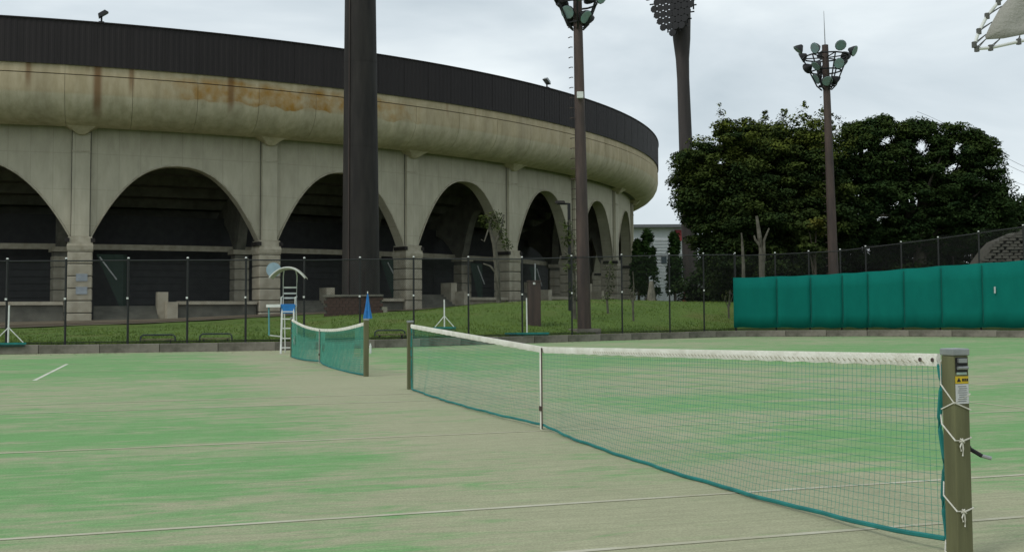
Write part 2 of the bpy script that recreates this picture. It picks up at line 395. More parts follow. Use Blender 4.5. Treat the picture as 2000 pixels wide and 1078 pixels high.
m3 = n.new('ShaderNodeMix'); m3.data_type = 'RGBA'; m3.blend_type = 'MULTIPLY'; m3.inputs[0].default_value = 1; l.new(m2.outputs[2], m3.inputs[6]); l.new(sr.outputs[0], m3.inputs[7]); l.new(m3.outputs[2], bs.inputs['Base Color'])

# main wall: vertical streaks, darker up under the cornice, board marks
wallm = mat('arcade_concrete', (.48, .445, .345), .88, (.385, .355, .27), 2.6, .25, 14, stretch=(1, 1, .3), detail=9, contrast=(.25, .7))
n, l = M_(wallm); bs = n['Principled BSDF']
geo = n.new('ShaderNodeNewGeometry'); sep = n.new('ShaderNodeSeparateXYZ'); l.new(geo.outputs['Position'], sep.inputs[0])
dx = math_n(n, l, 'SUBTRACT', sep.outputs[0], CX); dy = math_n(n, l, 'SUBTRACT', CY, sep.outputs[1]); an = math_n(n, l, 'ARCTAN2', dx, dy)
cvec = n.new('ShaderNodeCombineXYZ'); l.new(an, cvec.inputs[0]); l.new(math_n(n, l, 'MULTIPLY', sep.outputs[2], .004), cvec.inputs[2])
t = n.new('ShaderNodeTexNoise'); t.inputs['Scale'].default_value = 60; t.inputs['Detail'].default_value = 4; l.new(cvec.outputs[0], t.inputs['Vector'])
ramp = n[wallm['ramp']]
sr = n.new('ShaderNodeMapRange'); sr.inputs[1].default_value = .3; sr.inputs[2].default_value = .7; sr.inputs[3].default_value = .84; sr.inputs[4].default_value = 1.1; l.new(t.outputs[0], sr.inputs[0])
m3 = n.new('ShaderNodeMix'); m3.data_type = 'RGBA'; m3.blend_type = 'MULTIPLY'; m3.inputs[0].default_value = 1; l.new(ramp.outputs[0], m3.inputs[6]); l.new(sr.outputs[0], m3.inputs[7])
fj = math_n(n, l, 'LESS_THAN', math_n(n, l, 'FRACT', math_n(n, l, 'MULTIPLY', an, RW/1.2)), .03)
fh = math_n(n, l, 'LESS_THAN', math_n(n, l, 'FRACT', math_n(n, l, 'MULTIPLY', sep.outputs[2], 1/2.1)), .016)
# streaky darkening that grows up towards the cornice joint
dj = n.new('ShaderNodeMapRange'); dj.inputs[1].default_value = 9.2; dj.inputs[2].default_value = 12; dj.inputs[3].default_value = 0; dj.inputs[4].default_value = 1; l.new(sep.outputs[2], dj.inputs[0])
dz = math_n(n, l, 'MULTIPLY', dj.outputs[0], math_n(n, l, 'MULTIPLY_ADD', t.outputs[0], 3.0, -1.2, clamp=True))
m4 = n.new('ShaderNodeMix'); m4.data_type = 'RGBA'; l.new(math_n(n, l, 'ADD', math_n(n, l, 'MULTIPLY', math_n(n, l, 'MAXIMUM', fj, fh), .20), math_n(n, l, 'MULTIPLY', dz, .45), clamp=True), m4.inputs[0])
l.new(m3.outputs[2], m4.inputs[6]); m4.inputs[7].default_value = (.10, .092, .062, 1); l.new(m4.outputs[2], bs.inputs['Base Color'])

A0, A1 = PA[0], PA[-1]
def arc_solid(name, prof, a0, a1, m, parent, seg=3, kind=None, smooth=False):
    g = MB(); rows = []
    for i in range(seg+1):
        a = a0+(a1-a0)*i/seg; rows.append([ring(r, a, z) for r, z in prof])
    g.prism(None, rows); return g.build(name, m, parent, SO, kind=kind, smooth=smooth)
curve = [(RO, 14.55), (RO, 13.75), (RO-.10, 13.25), (RO-.34, 12.8), (RO-.72, 12.42), (RO-1.2, 12.15), (RO-1.75, 12.0), (RO-2.2, 11.97)]
prof_up = [(RO-.04, ZB), (RO-.04, 14.61), (RO-1.0, 14.61), (RO-1.0, ZB)]
prof_lo = curve+[(RO-2.2, 12.35), (RO-.9, 13.5), (RO-.9, 14.55)]
core = [(RO-.14, ZB-.02), (RO-.14, 13.7), (RO-.5, 12.95), (RO-1.3, 12.3), (RO-2.3, 12.05), (RW-1.4, 12.05), (RW-1.4, ZB-.02)]
arc_solid('cornice_core', core, A0, A1, concrete_in, stad, 70)
na = int((A1-A0)*RO/3.55); da = (A1-A0)/na; gap = .010/RO
for i in range(na):
    a = A0+i*da
    p = arc_solid('cornice_panel', prof_lo, a+gap, a+da-gap, cor, stad, 3, smooth=False)
    p.data.shade_smooth()
    me = p.data
    p2 = arc_solid('cornice_slab', prof_up, a+gap*.6, a+da-gap*.6, cor, stad, 3)
def shade_auto(o, ang=35):
    me = o.data; me.shade_smooth()
    try: me.set_sharp_from_angle(angle=R_(ang))
    except Exception: pass
for o_ in [c for c in bpy.data.objects if c.name.startswith('cornice_panel')]: shade_auto(o_)
# ribbed cladding panels
RP = RO+.06; nb = int((A1-A0)*RP/1.9); db = (A1-A0)/nb
arc_solid('parapet_wall', [(RP-.14, ZB), (RP-.14, ZP-.05), (RP-.6, ZP-.05), (RP-.6, ZB)], A0, A1, concrete_in, stad, 60)
for i in range(nb):
    a = A0+i*db; g = MB(); rb = 6; bot, top = [], []; up, dn = [], []
    prof = []
    for k in range(rb):
        for (f, r) in ((0, RP), (.40, RP), (.5, RP-.014), (.9, RP-.014)): prof.append((a+db*(k+f)/rb, r))
    prof = prof[:-1]+[(a+db*.996, RP-.014)]
    g.grid([[ring(r, q, ZB-.06) for q, r in prof], [ring(r, q, ZP) for q, r in prof]])
    g.build('cladding_panel', clad, stad, SO)
arc_solid('parapet_coping', [(RP+.06, ZP), (RP+.06, ZP+.07), (RP-.65, ZP+.07), (RP-.65, ZP)], A0, A1, clad, stad, 90)

# bay walls with parabolic arches
PW = 1.34                                       # pier width
for i in range(len(PA)-1):
    a0, a1 = PA[i], PA[i+1]; hw = (a1-a0)/2; am = (a0+a1)/2; pad = PW/2/RW; ow = hw-.58/RW
    th = np.linspace(-1, 1, 33); g = MB(); zt = (10.05, 10.05, 10.0, 10.25, 10.4, 10.5, 10.5, 10.5, 10.5, 10.5, 10.5, 10.5)[i]
    def zarch(u): return zt-(zt-ZS)*abs(u)**2.35
    topF, botF, topB, botB = [], [], [], []
    us = [-hw/ow]+list(th)+[hw/ow]
    for u in us:
        a = am+u*ow; zb = ZS if abs(u) > 1 else zarch(u)
        topF.append(ring(RW, a, 12.1)); botF.append(ring(RW, a, zb)); topB.append(ring(RW-.9, a, 12.1)); botB.append(ring(RW-.9, a, zb))
    g.grid([topF, botF]); g.grid([botF, botB]); g.grid([botB, topB]); g.grid([topB, topF])
    g.build('arched_wall', wallm, stad, SO)
    # roll moulding round the arch edge
    g = MB(); g.tube([ring(RW+.02, am+u*ow, zarch(u)+.02) for u in th], .06, 5); g.build('arch_moulding', conc_pale, stad, SO)

# piers: rusticated blocks below, pilaster above
def blk(name, w_, d_, h_, m, bev=.03):
    g = MB(); g.box((0, 0, h_/2), (w_, d_, h_)); ob = g.build(name, m, stad); return ob
bw = .66
g = MB(); g.box((0, 0, bw/2), (PW, 1.5, bw)); proto_b = g.build('pier_block', conc_pale, stad, bevel=.035)
g = MB(); g.box((0, 0, bw/2), (1.0, 1.0, bw)); proto_s = g.build('column_block', conc_pale, stad, bevel=.03)
first_b = [True, True]
def put(proto, flag, name, p, rz):
    if first_b[flag]: first_b[flag] = False; ob = proto
    else:
        ob = inst(proto, name, stad, (0, 0, 0)); b_ = ob.modifiers.new('bevel', 'BEVEL'); b_.width = .035; b_.segments = 1; b_.limit_method = 'ANGLE'
    ob.location = p-SO; ob.rotation_euler = (0, 0, rz); return ob
IN = {2: 117, 3: 467, 4: 722, 5: 903, 6: 1082}
inner = []
for i, a in enumerate(PA):
    c = ring(RW-.35, a)
    g = MB(); g.box((c.x, c.y, 2.3), (PW-.12, 1.38, 4.9), a); g.build('pier_core', concrete_in, stad, SO)
    for k in range(7):
        put(proto_b, 0, 'pier_block', ring(RW-.35, a, -.15+k*.71), a)
    # flared capital
    g = MB(); rows = []
    for (z, s) in ((4.80, 1.0), (4.92, 1.05), (5.12, 1.07), (5.25, 1.02), (5.66, .96)):
        hx, hy = PW/2*s, .75*s; rows.append([ring(RW-.35+y_, a, z)+Vector((math.cos(a), math.sin(a), 0))*x_ for x_, y_ in ((-hx, -hy), (hx, -hy), (hx, hy), (-hx, hy))])
    g.prism(None, rows); g.build('capital', conc_pale, stad, SO)
    # pilaster, with dark side strips standing in for the shade in its grooves
    c = ring(RW+.02, a); g = MB(); g.box((c.x, c.y, (5.665+11.7)/2), (.98, .5, 11.7-5.665), a); g.build('pilaster', wallm, stad, SO, bevel=.03)
    for s in (-1, 1):
        c2 = ring(RW+.012, a)+Vector((math.cos(a), math.sin(a), 0))*s*.515; g = MB(); g.box((c2.x, c2.y, (5.665+11.9)/2), (.045, .03, 11.9-5.665), a); g.build('groove_shade_strip', concrete_in, stad, SO)
    c = ring(RW-.01, a)
    g = MB()
    g.box(ring(RW+.27, a, 10.62), (1.02, .05, .09), a); g.build('pilaster_band', conc_pale, stad, SO)
    for s in (-1, 1):
        t_ = Vector((math.cos(a), math.sin(a), 0))
        g = MB(); g.box(ring(RW-.2, a, 5.45)+t_*s*(PW/2+.02), (.24, 1.3, .24), a); g.build('impost_block', dark_steel, stad, SO)
    # corbel under the cornice
    g = MB(); rows = []
    for (z, hx, ro) in ((12.02, .85, 1.0), (11.82, .5, .75), (11.64, .3, .55), (11.56, .14, .45)):
        rows.append([ring(RW+y_, a, z)+Vector((math.cos(a), math.sin(a), 0))*x_ for x_, y_ in ((-hx, -.1), (hx, -.1), (hx, ro), (-hx, ro))])
    g.prism(None, list(reversed(rows))); g.build('corbel', cor, stad, SO)
    # inner column 5.5 m behind
    ai = ang_for_px(IN[i], RW-5.5) if i in IN else a
    ci = ring(RW-5.5, ai)
    inner.append(ci)
    rz = math.atan2(c.y-ci.y, c.x-ci.x)+math.pi/2
    g = MB(); g.box((ci.x, ci.y, 2.5), (.9, .9, 5.3), rz); g.build('column_core', concrete_in, stad, SO)
    for k in range(7): put(proto_s, 1, 'column_block', Vector((ci.x, ci.y, -.15+k*.71)), rz)
    g = MB(); g.box((ci.x, ci.y, 5.2), (1.2, 1.2, .3), rz); g.build('column_capital', conc_pale, stad, SO)
    # radial wall with two arched openings carrying the stand
    P = ring(RW-1.0, a); d = (ci-P); d.z = 0; far = Vector((ci.x, ci.y, 0))+Vector((-math.sin(a), math.cos(a), 0))*6.2
    for (p0, p1, zt1) in ((P, Vector((ci.x, ci.y, 0)), 8.9), (Vector((ci.x, ci.y, 0)), far, 7.2)):
        g = MB(); dd = (p1-p0); sd_ = Vector((-dd.y, dd.x, 0)).normalized()*.3; rows = []
        for u in np.linspace(0, 1, 19):
            p = p0+dd*u; v = abs(u*2-1); v2 = min(1, v/.84); zb = 5.35+(zt1-5.35)*(max(0, 1-v2**2.2))
            rr = RW-math.hypot(p.x-CX, p.y-CY); ztop = 11.9-max(0, rr)*.42
            rows.append([p+sd_+Vector((0, 0, zb)), p+sd_+Vector((0, 0, ztop)), p-sd_+Vector((0, 0, ztop)), p-sd_+Vector((0, 0, zb))])
        g.prism(None, rows); g.build('radial_wall', concrete_in, stad, SO)
# stepped underside of the stand
for k in range(9):
    r1 = RW-.9-k*1.4; z1 = 12.0-k*.62
    arc_solid('stand_step', [(r1, z1), (r1, z1+.25), (r1-1.45, z1+.25), (r1-1.45, z1-.62), (r1-1.22, z1-.62), (r1-1.22, z1)], A0, A1, concrete_in, stad, 60)
arc_solid('gallery_beam', [(RW-6.0, 5.25), (RW-6.0, 5.6), (RW-6.4, 5.6), (RW-6.4, 5.25)], A0, PA[7], conc_pale, stad, 50)
# back wall with shutters
arc_solid('back_wall', [(RW-12.3, -.2), (RW-12.3, 7.2), (RW-13.2, 7.2), (RW-13.2, -.2)], A0, A1, shutter_m, stad, 60)
arc_solid('daylight_block_wall', [(RW-8.0, -.2), (RW-8.0, 7.6), (RW-8.3, 7.6), (RW-8.3, -.2)], A0, A1, shutter_m, stad, 60)  # solid dark wall added to shut out daylight through the arcade
for i in range(1, 9):
    a0, a1 = PA[i], PA[i+1]
    for k in range(9):
        arc_solid('shutter_slat', [(RW-7.8, .9+k*.45), (RW-7.8, .9+k*.45+.41), (RW-7.9, .9+k*.45+.41), (RW-7.9, .9+k*.45)], a0, a1-.001, shutter_m, stad, 5)
# low walls, stair cheeks between piers
def bay(i, f): return PA[i]+(PA[i+1]-PA[i])*f
for i in range(1, 7):
    zg = terr(*ring(RW+1, bay(i, .5))[:2]); zt_ = 1.92 if i < 3 else 2.1+.1*(i-3)
    f0 = .0 if i == 1 else .50; f1 = .93
    arc_solid('low_wall', [(RW+.1, zg-.4), (RW+.1, zt_-.2), (RW-.25, zt_-.2), (RW-.25, zg-.4)], bay(i, f0), bay(i, f1), concrete_in if i < 4 else conc_pale, stad, 10)
    arc_solid('wall_cap', [(RW+.3, zt_-.198), (RW+.3, zt_), (RW-.4, zt_), (RW-.4, zt_-.198)], bay(i, f0), bay(i, f1), conc_pale, stad, 10)
    if i > 1:
        for (f, h, r) in ((.44, 1.0, .0), (.40, 1.6, -.9)):
            arc_solid('stair_cheek', [(RW+r+.5, zg-.3), (RW+r+.5, zg+h), (RW+r-.6, zg+h), (RW+r-.6, zg-.3)], bay(i, f), bay(i, f+.055), conc_pale, stad, 2)
        for s_ in range(5):
            arc_solid('stair_tread', [(RW-.3*s_, zg-.3), (RW-.3*s_, zg+.1+s_*.17), (RW-.3*s_-.32, zg+.1+s_*.17), (RW-.3*s_-.32, zg-.3)], bay(i, .07), bay(i, .40), concrete_in, stad, 4)
        g = MB(); g.tube([ring(RW-4, bay(i, .10), 4.7), ring(RW-4, bay(i, .20), 3.3)], .045, 5); g.build('stair_rail', paper_m, stad, SO)
        g = MB(); q0, q1, q2 = ring(RW-4.6, bay(i, .08), 4.9), ring(RW-4.6, bay(i, .24), 4.9), ring(RW-4.6, bay(i, .24), 1.2)
        g.poly([q0, q1, q2, q0+Vector((.1, .3, 0)), q1+Vector((.1, .3, 0)), q2+Vector((.1, .3, 0))], [(0, 1, 2), (5, 4, 3), (0, 3, 4, 1), (1, 4, 5, 2), (2, 5, 3, 0)])
        g.build('stair_flight', mat('green_sheet', (.035, .06, .045), .7), stad, SO)
# paved apron round the foot
apm = mat('worn_paving', (.17, .145, .10), .95, (.10, .08, .05), 1.2, .4, 10)
g = MB(); rows = []
for a in np.linspace(A0, A1, 120):
    wv = float(np.interp(a, [0.2, .6, .9, 1.3], [13, 8.0, 2.0, 1.2]))
    row = []
    for r in (RW-13, RW-6, RW-1.5, RW+.5, RW+1.2, RW+wv):
        p = ring(r, a); row.append((p.x, p.y, terr(p.x, p.y)+.05))
    rows.append(row)
g.grid(rows); ap = g.build('pavement', apm); ap['kind'] = 'structure'
g = MB(); rows = []
brn = mat('brown_gutter', (.085, .05, .03), .9)
for a in np.linspace(A0, PA[5], 80):
    wv = float(np.interp(a, [0.2, .6, .9, 1.3], [10.5, 6.4, 1.5, 1.0])); row = []
    for r in (RW+wv-.9, RW+wv):
        p = ring(r, a); row.append((p.x, p.y, terr(p.x, p.y)+.09))
    rows.append(row)
g.grid(rows); ap = g.build('gutter', brn); ap['kind'] = 'structure'
# notices on the first pier
for z in (2.55, 3.3):
    g = MB(); g.box(ring(RW+.42, PA[2]+.002, z), (.62, .03, .42), PA[2]); g.build('notice', mat('faded_notice', (.33, .37, .40), .8), stad, SO)
# lamps on the parapet
def parapet_lamp(px, label, sgn):
    a = ang_for_px(px, RP); p = ring(RP-.1, a, ZP+.07); t = thing('floodlight', label, 'floodlight', p, a, 'floodlights on the stadium parapet')
    g = MB(); g.tube([(0, 0, -.25), (0, 0, .35)], .06, 6); g.box((0, .02, 0), (.3, .3, .1)); g.build('bracket', black_m, t)
    g = MB(); mtx = Matrix.Rotation(R_(-35)*sgn, 3, 'Y'); g.box((.05*sgn, -.05, .5), (.62, .42, .22), mtx=mtx, taper=.7); g.build('lamp_housing', grey_metal if sgn < 0 else black_m, t)
    return t
parapet_lamp(191, 'small dark floodlight perched on the parapet at far left', 1)
parapet_lamp(1073, 'small grey floodlight perched on the parapet near the brown lamp tower', -1)

# ------------------------------------------------------------------ floodlight towers (tall, dark steel)
def at(px, Y):
    d = ray(px, 600); x = d.x/d.y*Y; return Vector((x, Y, terr(x, Y)))
p = at(705, 57); t = thing('floodlight_tower', 'massive round dark steel floodlight tower rising in front of the second full arch', 'floodlight tower', p, 0, 'tall stadium floodlight towers')
g = MB(); hs = np.linspace(0, 36, 19); g.tube([(-.06*h/20, 0, h) for h in hs], [.98-.0105*h for h in hs], 40); shade_auto(g.build('pole', dark_steel, t))
g = MB(); g.tube([(0, 0, -.3), (0, 0, .35)], 1.35, 24); g.build('base', conc_pale, t)
for hz in (4.2, 8.6, 13.0, 17.4, 21.8):
    g = MB(); r_ = 1.0-.0105*hz-.012; g.tube([(-.06*hz/20, 0, hz-.04), (-.06*hz/20, 0, hz+.04)], r_, 40, cap=False); g.build('weld_seam', dark_steel, t)
g = MB(); g.box((.55, -.86, 1.6), (.5, .06, 1.3), R_(32)); g.build('access_hatch', dark_steel, t)
g = MB(); g.tube([(-.52, -.88, .3), (-.50, -.75, 15), (-.48, -.58, 30)], .03, 5); g.build('conduit', brown_steel, t)
def tower_head(t, z0, W_, H_, az):
    """lens shaped lattice of lamps facing away along az"""
    R3 = Matrix.Rotation(az, 3, 'Z')
    lam = MB(); 
    fr = MB(); nrow = 24; step = .80
    first = None
    for r in range(nrow):
        v = r/(nrow-1)*2-1; half = W_/2*math.sqrt(max(.0, 1-v*v))*(1.0)+.25; z = z0+H_*(v+1)/2
        fr.tube([R3 @ Vector((-half-.15, .25, z)), R3 @ Vector((half+.15, .25, z))], .10, 4)
        k = int(half/step)
        for c in range(-k, k+1):
            x = (c+(.5 if r % 2 else 0))*step
            if abs(x) > half+.1: continue
            if first is None:
                g = MB(); g.tube([(0, -.42, 0), (0, -.38, 0), (0, .0, 0), (0, .22, 0)], [.47, .49, .30, .12], 8); first = g.build('lamp', black_m, t); ob = first
            else: ob = inst(first, 'lamp', t, (0, 0, 0))
            ob.location = R3 @ Vector((x, 0, z)); ob.rotation_euler = (0, 0, az)
    for x in np.linspace(-W_/2, W_/2, 9):
        hh = H_/2*math.sqrt(max(0.02, 1-(x/(W_/2+.2))**2)); zc = z0+H_/2
        fr.tube([R3 @ Vector((x, .35, zc-hh)), R3 @ Vector((x, .35, zc+hh))], .12, 4)
    fr.build('lamp_frame', black_m, t)
p = at(1351, 140); p.z = 1.6
t = thing('floodlight_tower', 'far tall grey floodlight tower rising behind the left edge of the big tree', 'floodlight tower', p, 0, 'tall stadium floodlight towers')
g = MB(); hs = [0, 6, 14, 22, 29, 31.5, 34, 37, 42, 50]; rr = [1.0, .96, .90, .84, .78, .85, 1.1, 1.25, 1.25, 1.2]
g.tube([(-.85*h/37, 0, h) for h in hs], rr, 24); shade_auto(g.build('pole', mat('grey_weathered_steel', (.055, .046, .043), .7, (.030, .026, .025), 1.2, .2, 6, stretch=(1, 1, .1)), t), 60)
tower_head(t, 34.3, 6.8, 19, R_(-28))
for k in kids(t):
    if k.name.startswith('lamp'): k.location.x -= 2.15; k.location.y -= 2.2

# ------------------------------------------------------------------ brown lamp towers with ringed heads
def lamp_tower(name, label):
    t = thing(name, label, 'lamp tower', (0, 0, 0), 0, 'brown court lamp towers')
    g = MB(); hs = np.linspace(-.2, 15, 12); g.tube([(0, 0, h) for h in hs], [.285-.0075*h for h in hs], 18); shade_auto(g.build('pole', brown_steel, t))
    g = MB(); g.box((0, 0, .02), (1.1, .8, .2)); g.build('footing', conc_kerb, t)
    g = MB(); g.tube([(0, 0, 15), (0, 0, 16.9)], [.035, .012], 5); g.build('lightning_rod', grey_metal, t)
    g = MB(); [g.tube([(-.27, .02, z), (-.36, .02, z), (-.36, .2, z)], .02, 4) for z in np.arange(2.5, 12.8, .42)]
    g.build('climbing_step', brown_steel, t, kind='stuff')
    tiers = ((12.75, .5, 4), (13.55, 1.0, 5), (14.35, 1.5, 7))
    g = MB(); arms = []
    for z, r, nn in tiers:
        g.tube([(r*.8*math.cos(q), r*.8*math.sin(q), z) for q in np.linspace(0, 2*math.pi, 13)], .045, 5)
    g.build('ring_frame', black_m, t)
    for q in np.linspace(0, 2*math.pi, 7)[:-1]:
        g = MB(); g.tube([(.24*math.cos(q), .24*math.sin(q), 12.5), (.5*math.cos(q), .5*math.sin(q), 12.75), (1.2*math.cos(q), 1.2*math.sin(q), 14.35)], .04, 5)
        g.tube([(.2*math.cos(q), .2*math.sin(q), 14.3), (1.2*math.cos(q), 1.2*math.sin(q), 14.35)], .035, 5); g.build('arm', black_m, t)
    f = None; gl = None
    for ti, (z, r, nn) in enumerate(tiers):
        for k in range(nn):
            q = 2*math.pi*k/nn+ti*.35+.15; face = q+random.uniform(-.6, .6); z_ = z+random.uniform(-.12, .16)
            if f is None:
                g = MB(); g.tube([(-.32, 0, 0), (-.26, 0, 0), (-.1, 0, 0), (.05, 0, 0)], [.08, .12, .24, .31], 12); f = g.build('lamp', black_m, t); o1 = f
                shade_auto(f, 50)
                g = MB(); g.tube([(.055, 0, 0), (.07, 0, 0)], [.285, .27], 12); gl = g.build('lamp_glass', glass_m, f)
            else:
                o1 = inst(f, 'lamp', t, (0, 0, 0)); inst(gl, 'lamp_glass', o1, (0, 0, 0))
            o1.location = (r*math.cos(q), r*math.sin(q), z_+.28); o1.rotation_euler = (0, R_(30)+random.uniform(-.35, .35), face)
    return t
tb = lamp_tower('lamp_tower', 'brown steel lamp tower just behind the kerb, its head cut by the photo top')
td = dup(tb); td['label'] = 'brown lamp tower whose whole floodlight cluster shows, between windscreen and trees'
p = at(1141, 45.5); tb.location = p; tb.rotation_euler = (0, R_(-.75), R_(25))
p = at(1631, 60); td.location = p; td.location.z = 0.66; td.rotation_euler = (0, R_(-.9), R_(-20))
g = MB(); p = dp(1133, 186, 45.1); g.box(p, (.26, .16, .26)); tag(g.build('junction_box', white_p), 'small white box fixed high on the nearer brown lamp tower', 'junction box')

# ------------------------------------------------------------------ street lamp, square post, footing wall
p = at(1113, 52); t = thing('street_lamp', 'slim black street lamp with flat head beside the nearer brown lamp tower', 'street lamp', p)
zt = dp(1113, 397, 52).z-p.z
g = MB(); g.box((0, 0, zt/2), (.14, .14, zt)); g.build('pole', black_m, t)
g = MB(); g.box((-.28, 0, zt-.03), (.56, .1, .08)); g.build('arm', black_m, t)
g = MB(); g.box((-.42, 0, zt+.05), (.5, .32, .12), taper=.8); g.build('lamp_head', dark_steel, t)
p = at(1043, 46); t = thing('steel_pillar', 'short square brown steel pillar standing on the lawn left of the lamp tower', 'pillar', p, R_(8))
zt = dp(1043, 550, 46).z-p.z
g = MB(); g.box((0, 0, zt/2-.1), (.50, .5, zt+.2)); g.build('body', brown_steel, t, bevel=.02)
g = MB(); g.box((0, 0, zt+.02), (.54, .54, .05)); g.build('lid', brown_steel, t)
g = MB(); g.tube([(.06, 0, zt+.05), (.06, 0, zt+.75)], .03, 5); g.build('rod', grey_metal, t)
g = MB(); g.box((-.03, -.27, zt-.08), (.09, .04, .09)); g.build('lamp', white_p, t)
a0, a1 = ang_for_px(655, RW), ang_for_px(748, RW)
# dark brick planter wall round the tower foot
t = thing('planter_wall', 'low dark red brick wall around the foot of the big dark tower', 'wall', (dp(690, 604, 55).x, 55, terr(dp(690, 604, 55).x, 55)))
bm_ = mat('dark_brick', (.075, .045, .035), .9, (.045, .03, .025), 4); br = None
for r in range(6):
    for k in range(9):
        x = -1.3+k*.31+(.15 if r % 2 else 0)
        if br is None: g = MB(); g.box((0, 0, .08), (.30, .14, .155)); br = g.build('brick', bm_, t); ob = br
        else: ob = inst(br, 'brick', t, (0, 0, 0))
        ob.location = (x, 0, -.1+r*.165)
g = MB(); g.box((0, .14, .35), (2.8, .14, 1.0)); g.build('wall_core', concrete_in, t)
g = MB(); g.box((0, .04, .95), (2.95, .36, .09)); g.build('cap', concrete_in, t)

# ------------------------------------------------------------------ chain link fences
def fence(name, label, posts, ztops, back=.32, zb=KERBZ-.02):
    """posts: list of foot points"""
    o = posts[0].copy(); t = thing(name, label, 'fence', o)
    pf = None
    for i, (p, zt) in enumerate(zip(posts, ztops)):
        g = MB(); g.tube([p+Vector((0, 0, zb)), p+Vector((0, 0, zt))], .035, 8); po = g.build('post', fence_paint, t, o)
        if cap_i[0] is None:
            g = MB(); g.tube([(0, 0, 0), (0, 0, .03), (0, 0, .07)], [.06, .065, .035], 8); cap_i[0] = g.build('post_cap', white_p, po); c = cap_i[0]
        else: c = inst(cap_i[0], 'post_cap', po, (0, 0, 0))
        c.location = p+Vector((0, 0, zt))-o; c.scale = (.62, .62, .62)
        g = MB(); g.box(p+Vector((0, -.06, (zt+zb)/2+.1)), (.06, .04, .06)); g.build('insulator', white_p, po, o)
        if i:
            q, zq = posts[i-1], ztops[i-1]
            g = MB(); g.tube([q+Vector((0, 0, zq-.06)), p+Vector((0, 0, zt-.06))], .022, 5); g.build('top_rail', fence_paint, t, o)
            g = MB(); g.tube([q+Vector((0, 0, zb+.08)), p+Vector((0, 0, zb+.08))], .016, 4); g.build('bottom_rail', fence_paint, t, o)
            d = p-q; Ln = d.length; hh = zt-zb; g = MB(); st_ = .085; nn = int((Ln+hh)/st_); 
            for sg in (1, -1):
                for k in range(nn):
                    s0 = k*st_-hh; a_, b_ = s0, s0+hh; z0, z1 = 0., hh
                    if a_ < 0: z0 = -a_; a_ = 0
                    if b_ > Ln: z1 = hh-(b_-Ln); b_ = Ln
                    if z1-z0 < .05: continue
                    if sg < 0: a_, b_ = Ln-a_, Ln-b_
                    g.tube([q+d*(a_/Ln)+Vector((0, 0, zb+z0*(hh-.08)/hh)), q+d*(b_/Ln)+Vector((0, 0, zb+z1*(hh-.08)/hh))], .0021, 3, cap=False)
            g.build('wire_mesh', wire_m, t, o, kind='stuff')
    return t
cap_i = [None]
FX = [-103, 13, 128, 250, 366, 480, 594, 703, 808, 915, 1020, 1117, 1215, 1308, 1375, 1437]
def kb(px, back):
    k = kerb_at(px); d = Vector((k.x, k.y, 0)).normalized(); return k+d*back
fp = [kb(x, .2) for x in FX]
ft = [float(np.interp(x, [0, 600, 1020, 1308, 1437], [2.94, 3.03, 3.28, 3.65, 3.8])) for x in FX]
fence('chainlink_fence', 'dark chain link fence along the kerb in front of the stadium lawn', fp, ft)
GX = [1437, 1517, 1583, 1645, 1695, 1765, 1838, 1918, 2006, 2100]
def scr(px): return kb(px, .22)
GT = [dp(x, float(np.interp(x, [1437, 1517, 1640, 1835, 2000, 2200], [497, 494, 488, 464, 441, 412])), scr(x).y).z for x in GX]
fence('chainlink_fence', 'dark chain link fence rising above the green windscreen at right', [scr(x)+Vector((0, .15, 0)) for x in GX], GT)

# green windscreen: cloth panels laced between the posts
scm = mat('green_windscreen', (.004, .150, .118), .9, (.003, .122, .098), 1.6, .5, 5, spec=.1, stretch=(1, 1, .35), contrast=(.3, .7), detail=8)
t = thing('windscreen', 'long bright green windscreen cloth tied along the fence at right', 'windscreen', scr(1437)); o = t.location.copy()
SX = [1432]+GX[1:]
for i in range(len(SX)-1):
    x0, x1 = SX[i], SX[i+1]; rows = []
    g = MB()
    for u in np.linspace(0, 1, 9):
        px = x0+(x1-x0)*u; p = scr(px); inset = .02*math.cos((u-.5)*math.pi)
        zt = dp(px, float(np.interp(px, [1432, 1580, 1700, 1835, 2000, 2200], [543, 538, 531, 520, 509, 494])), p.y).z+.012*math.cos(u*2*math.pi)
        zb = dp(px, 640, p.y).z+.02*math.sin(u*7)
        bul = .008*math.sin(u*math.pi)+.004*math.sin(u*9+i*2)
        
        rows.append([p+Vector((0, -.08-bul*f+(0), zb+(zt-zb)*k_)) for k_, f in ((0, .2), (.25, 1), (.5, 1.1), (.75, .8), (1, .1))])
    g.grid(rows); pn = g.build('screen_panel', scm, t, o); shade_auto(pn, 60)
    so_ = pn.modifiers.new('thick', 'SOLIDIFY'); so_.thickness = .006
    g = MB(); p = scr(x1); zt = dp(x1, float(np.interp(x1, [1432, 1580, 1700, 1835, 2000, 2200], [543, 538, 531, 520, 509, 494])), p.y).z
    g.box(p+Vector((0, -.10, (zt+.5)/2)), (.03, .010, zt-.7)); g.build('seam_strap', mat('dark_green_strap', (.004, .105, .085), .8), t, o)
g = MB(); g.box(scr(1940)+Vector((0, -.2, 2.0)), (.07, .01, .28)); g.build('tag', paper_m, t, o)

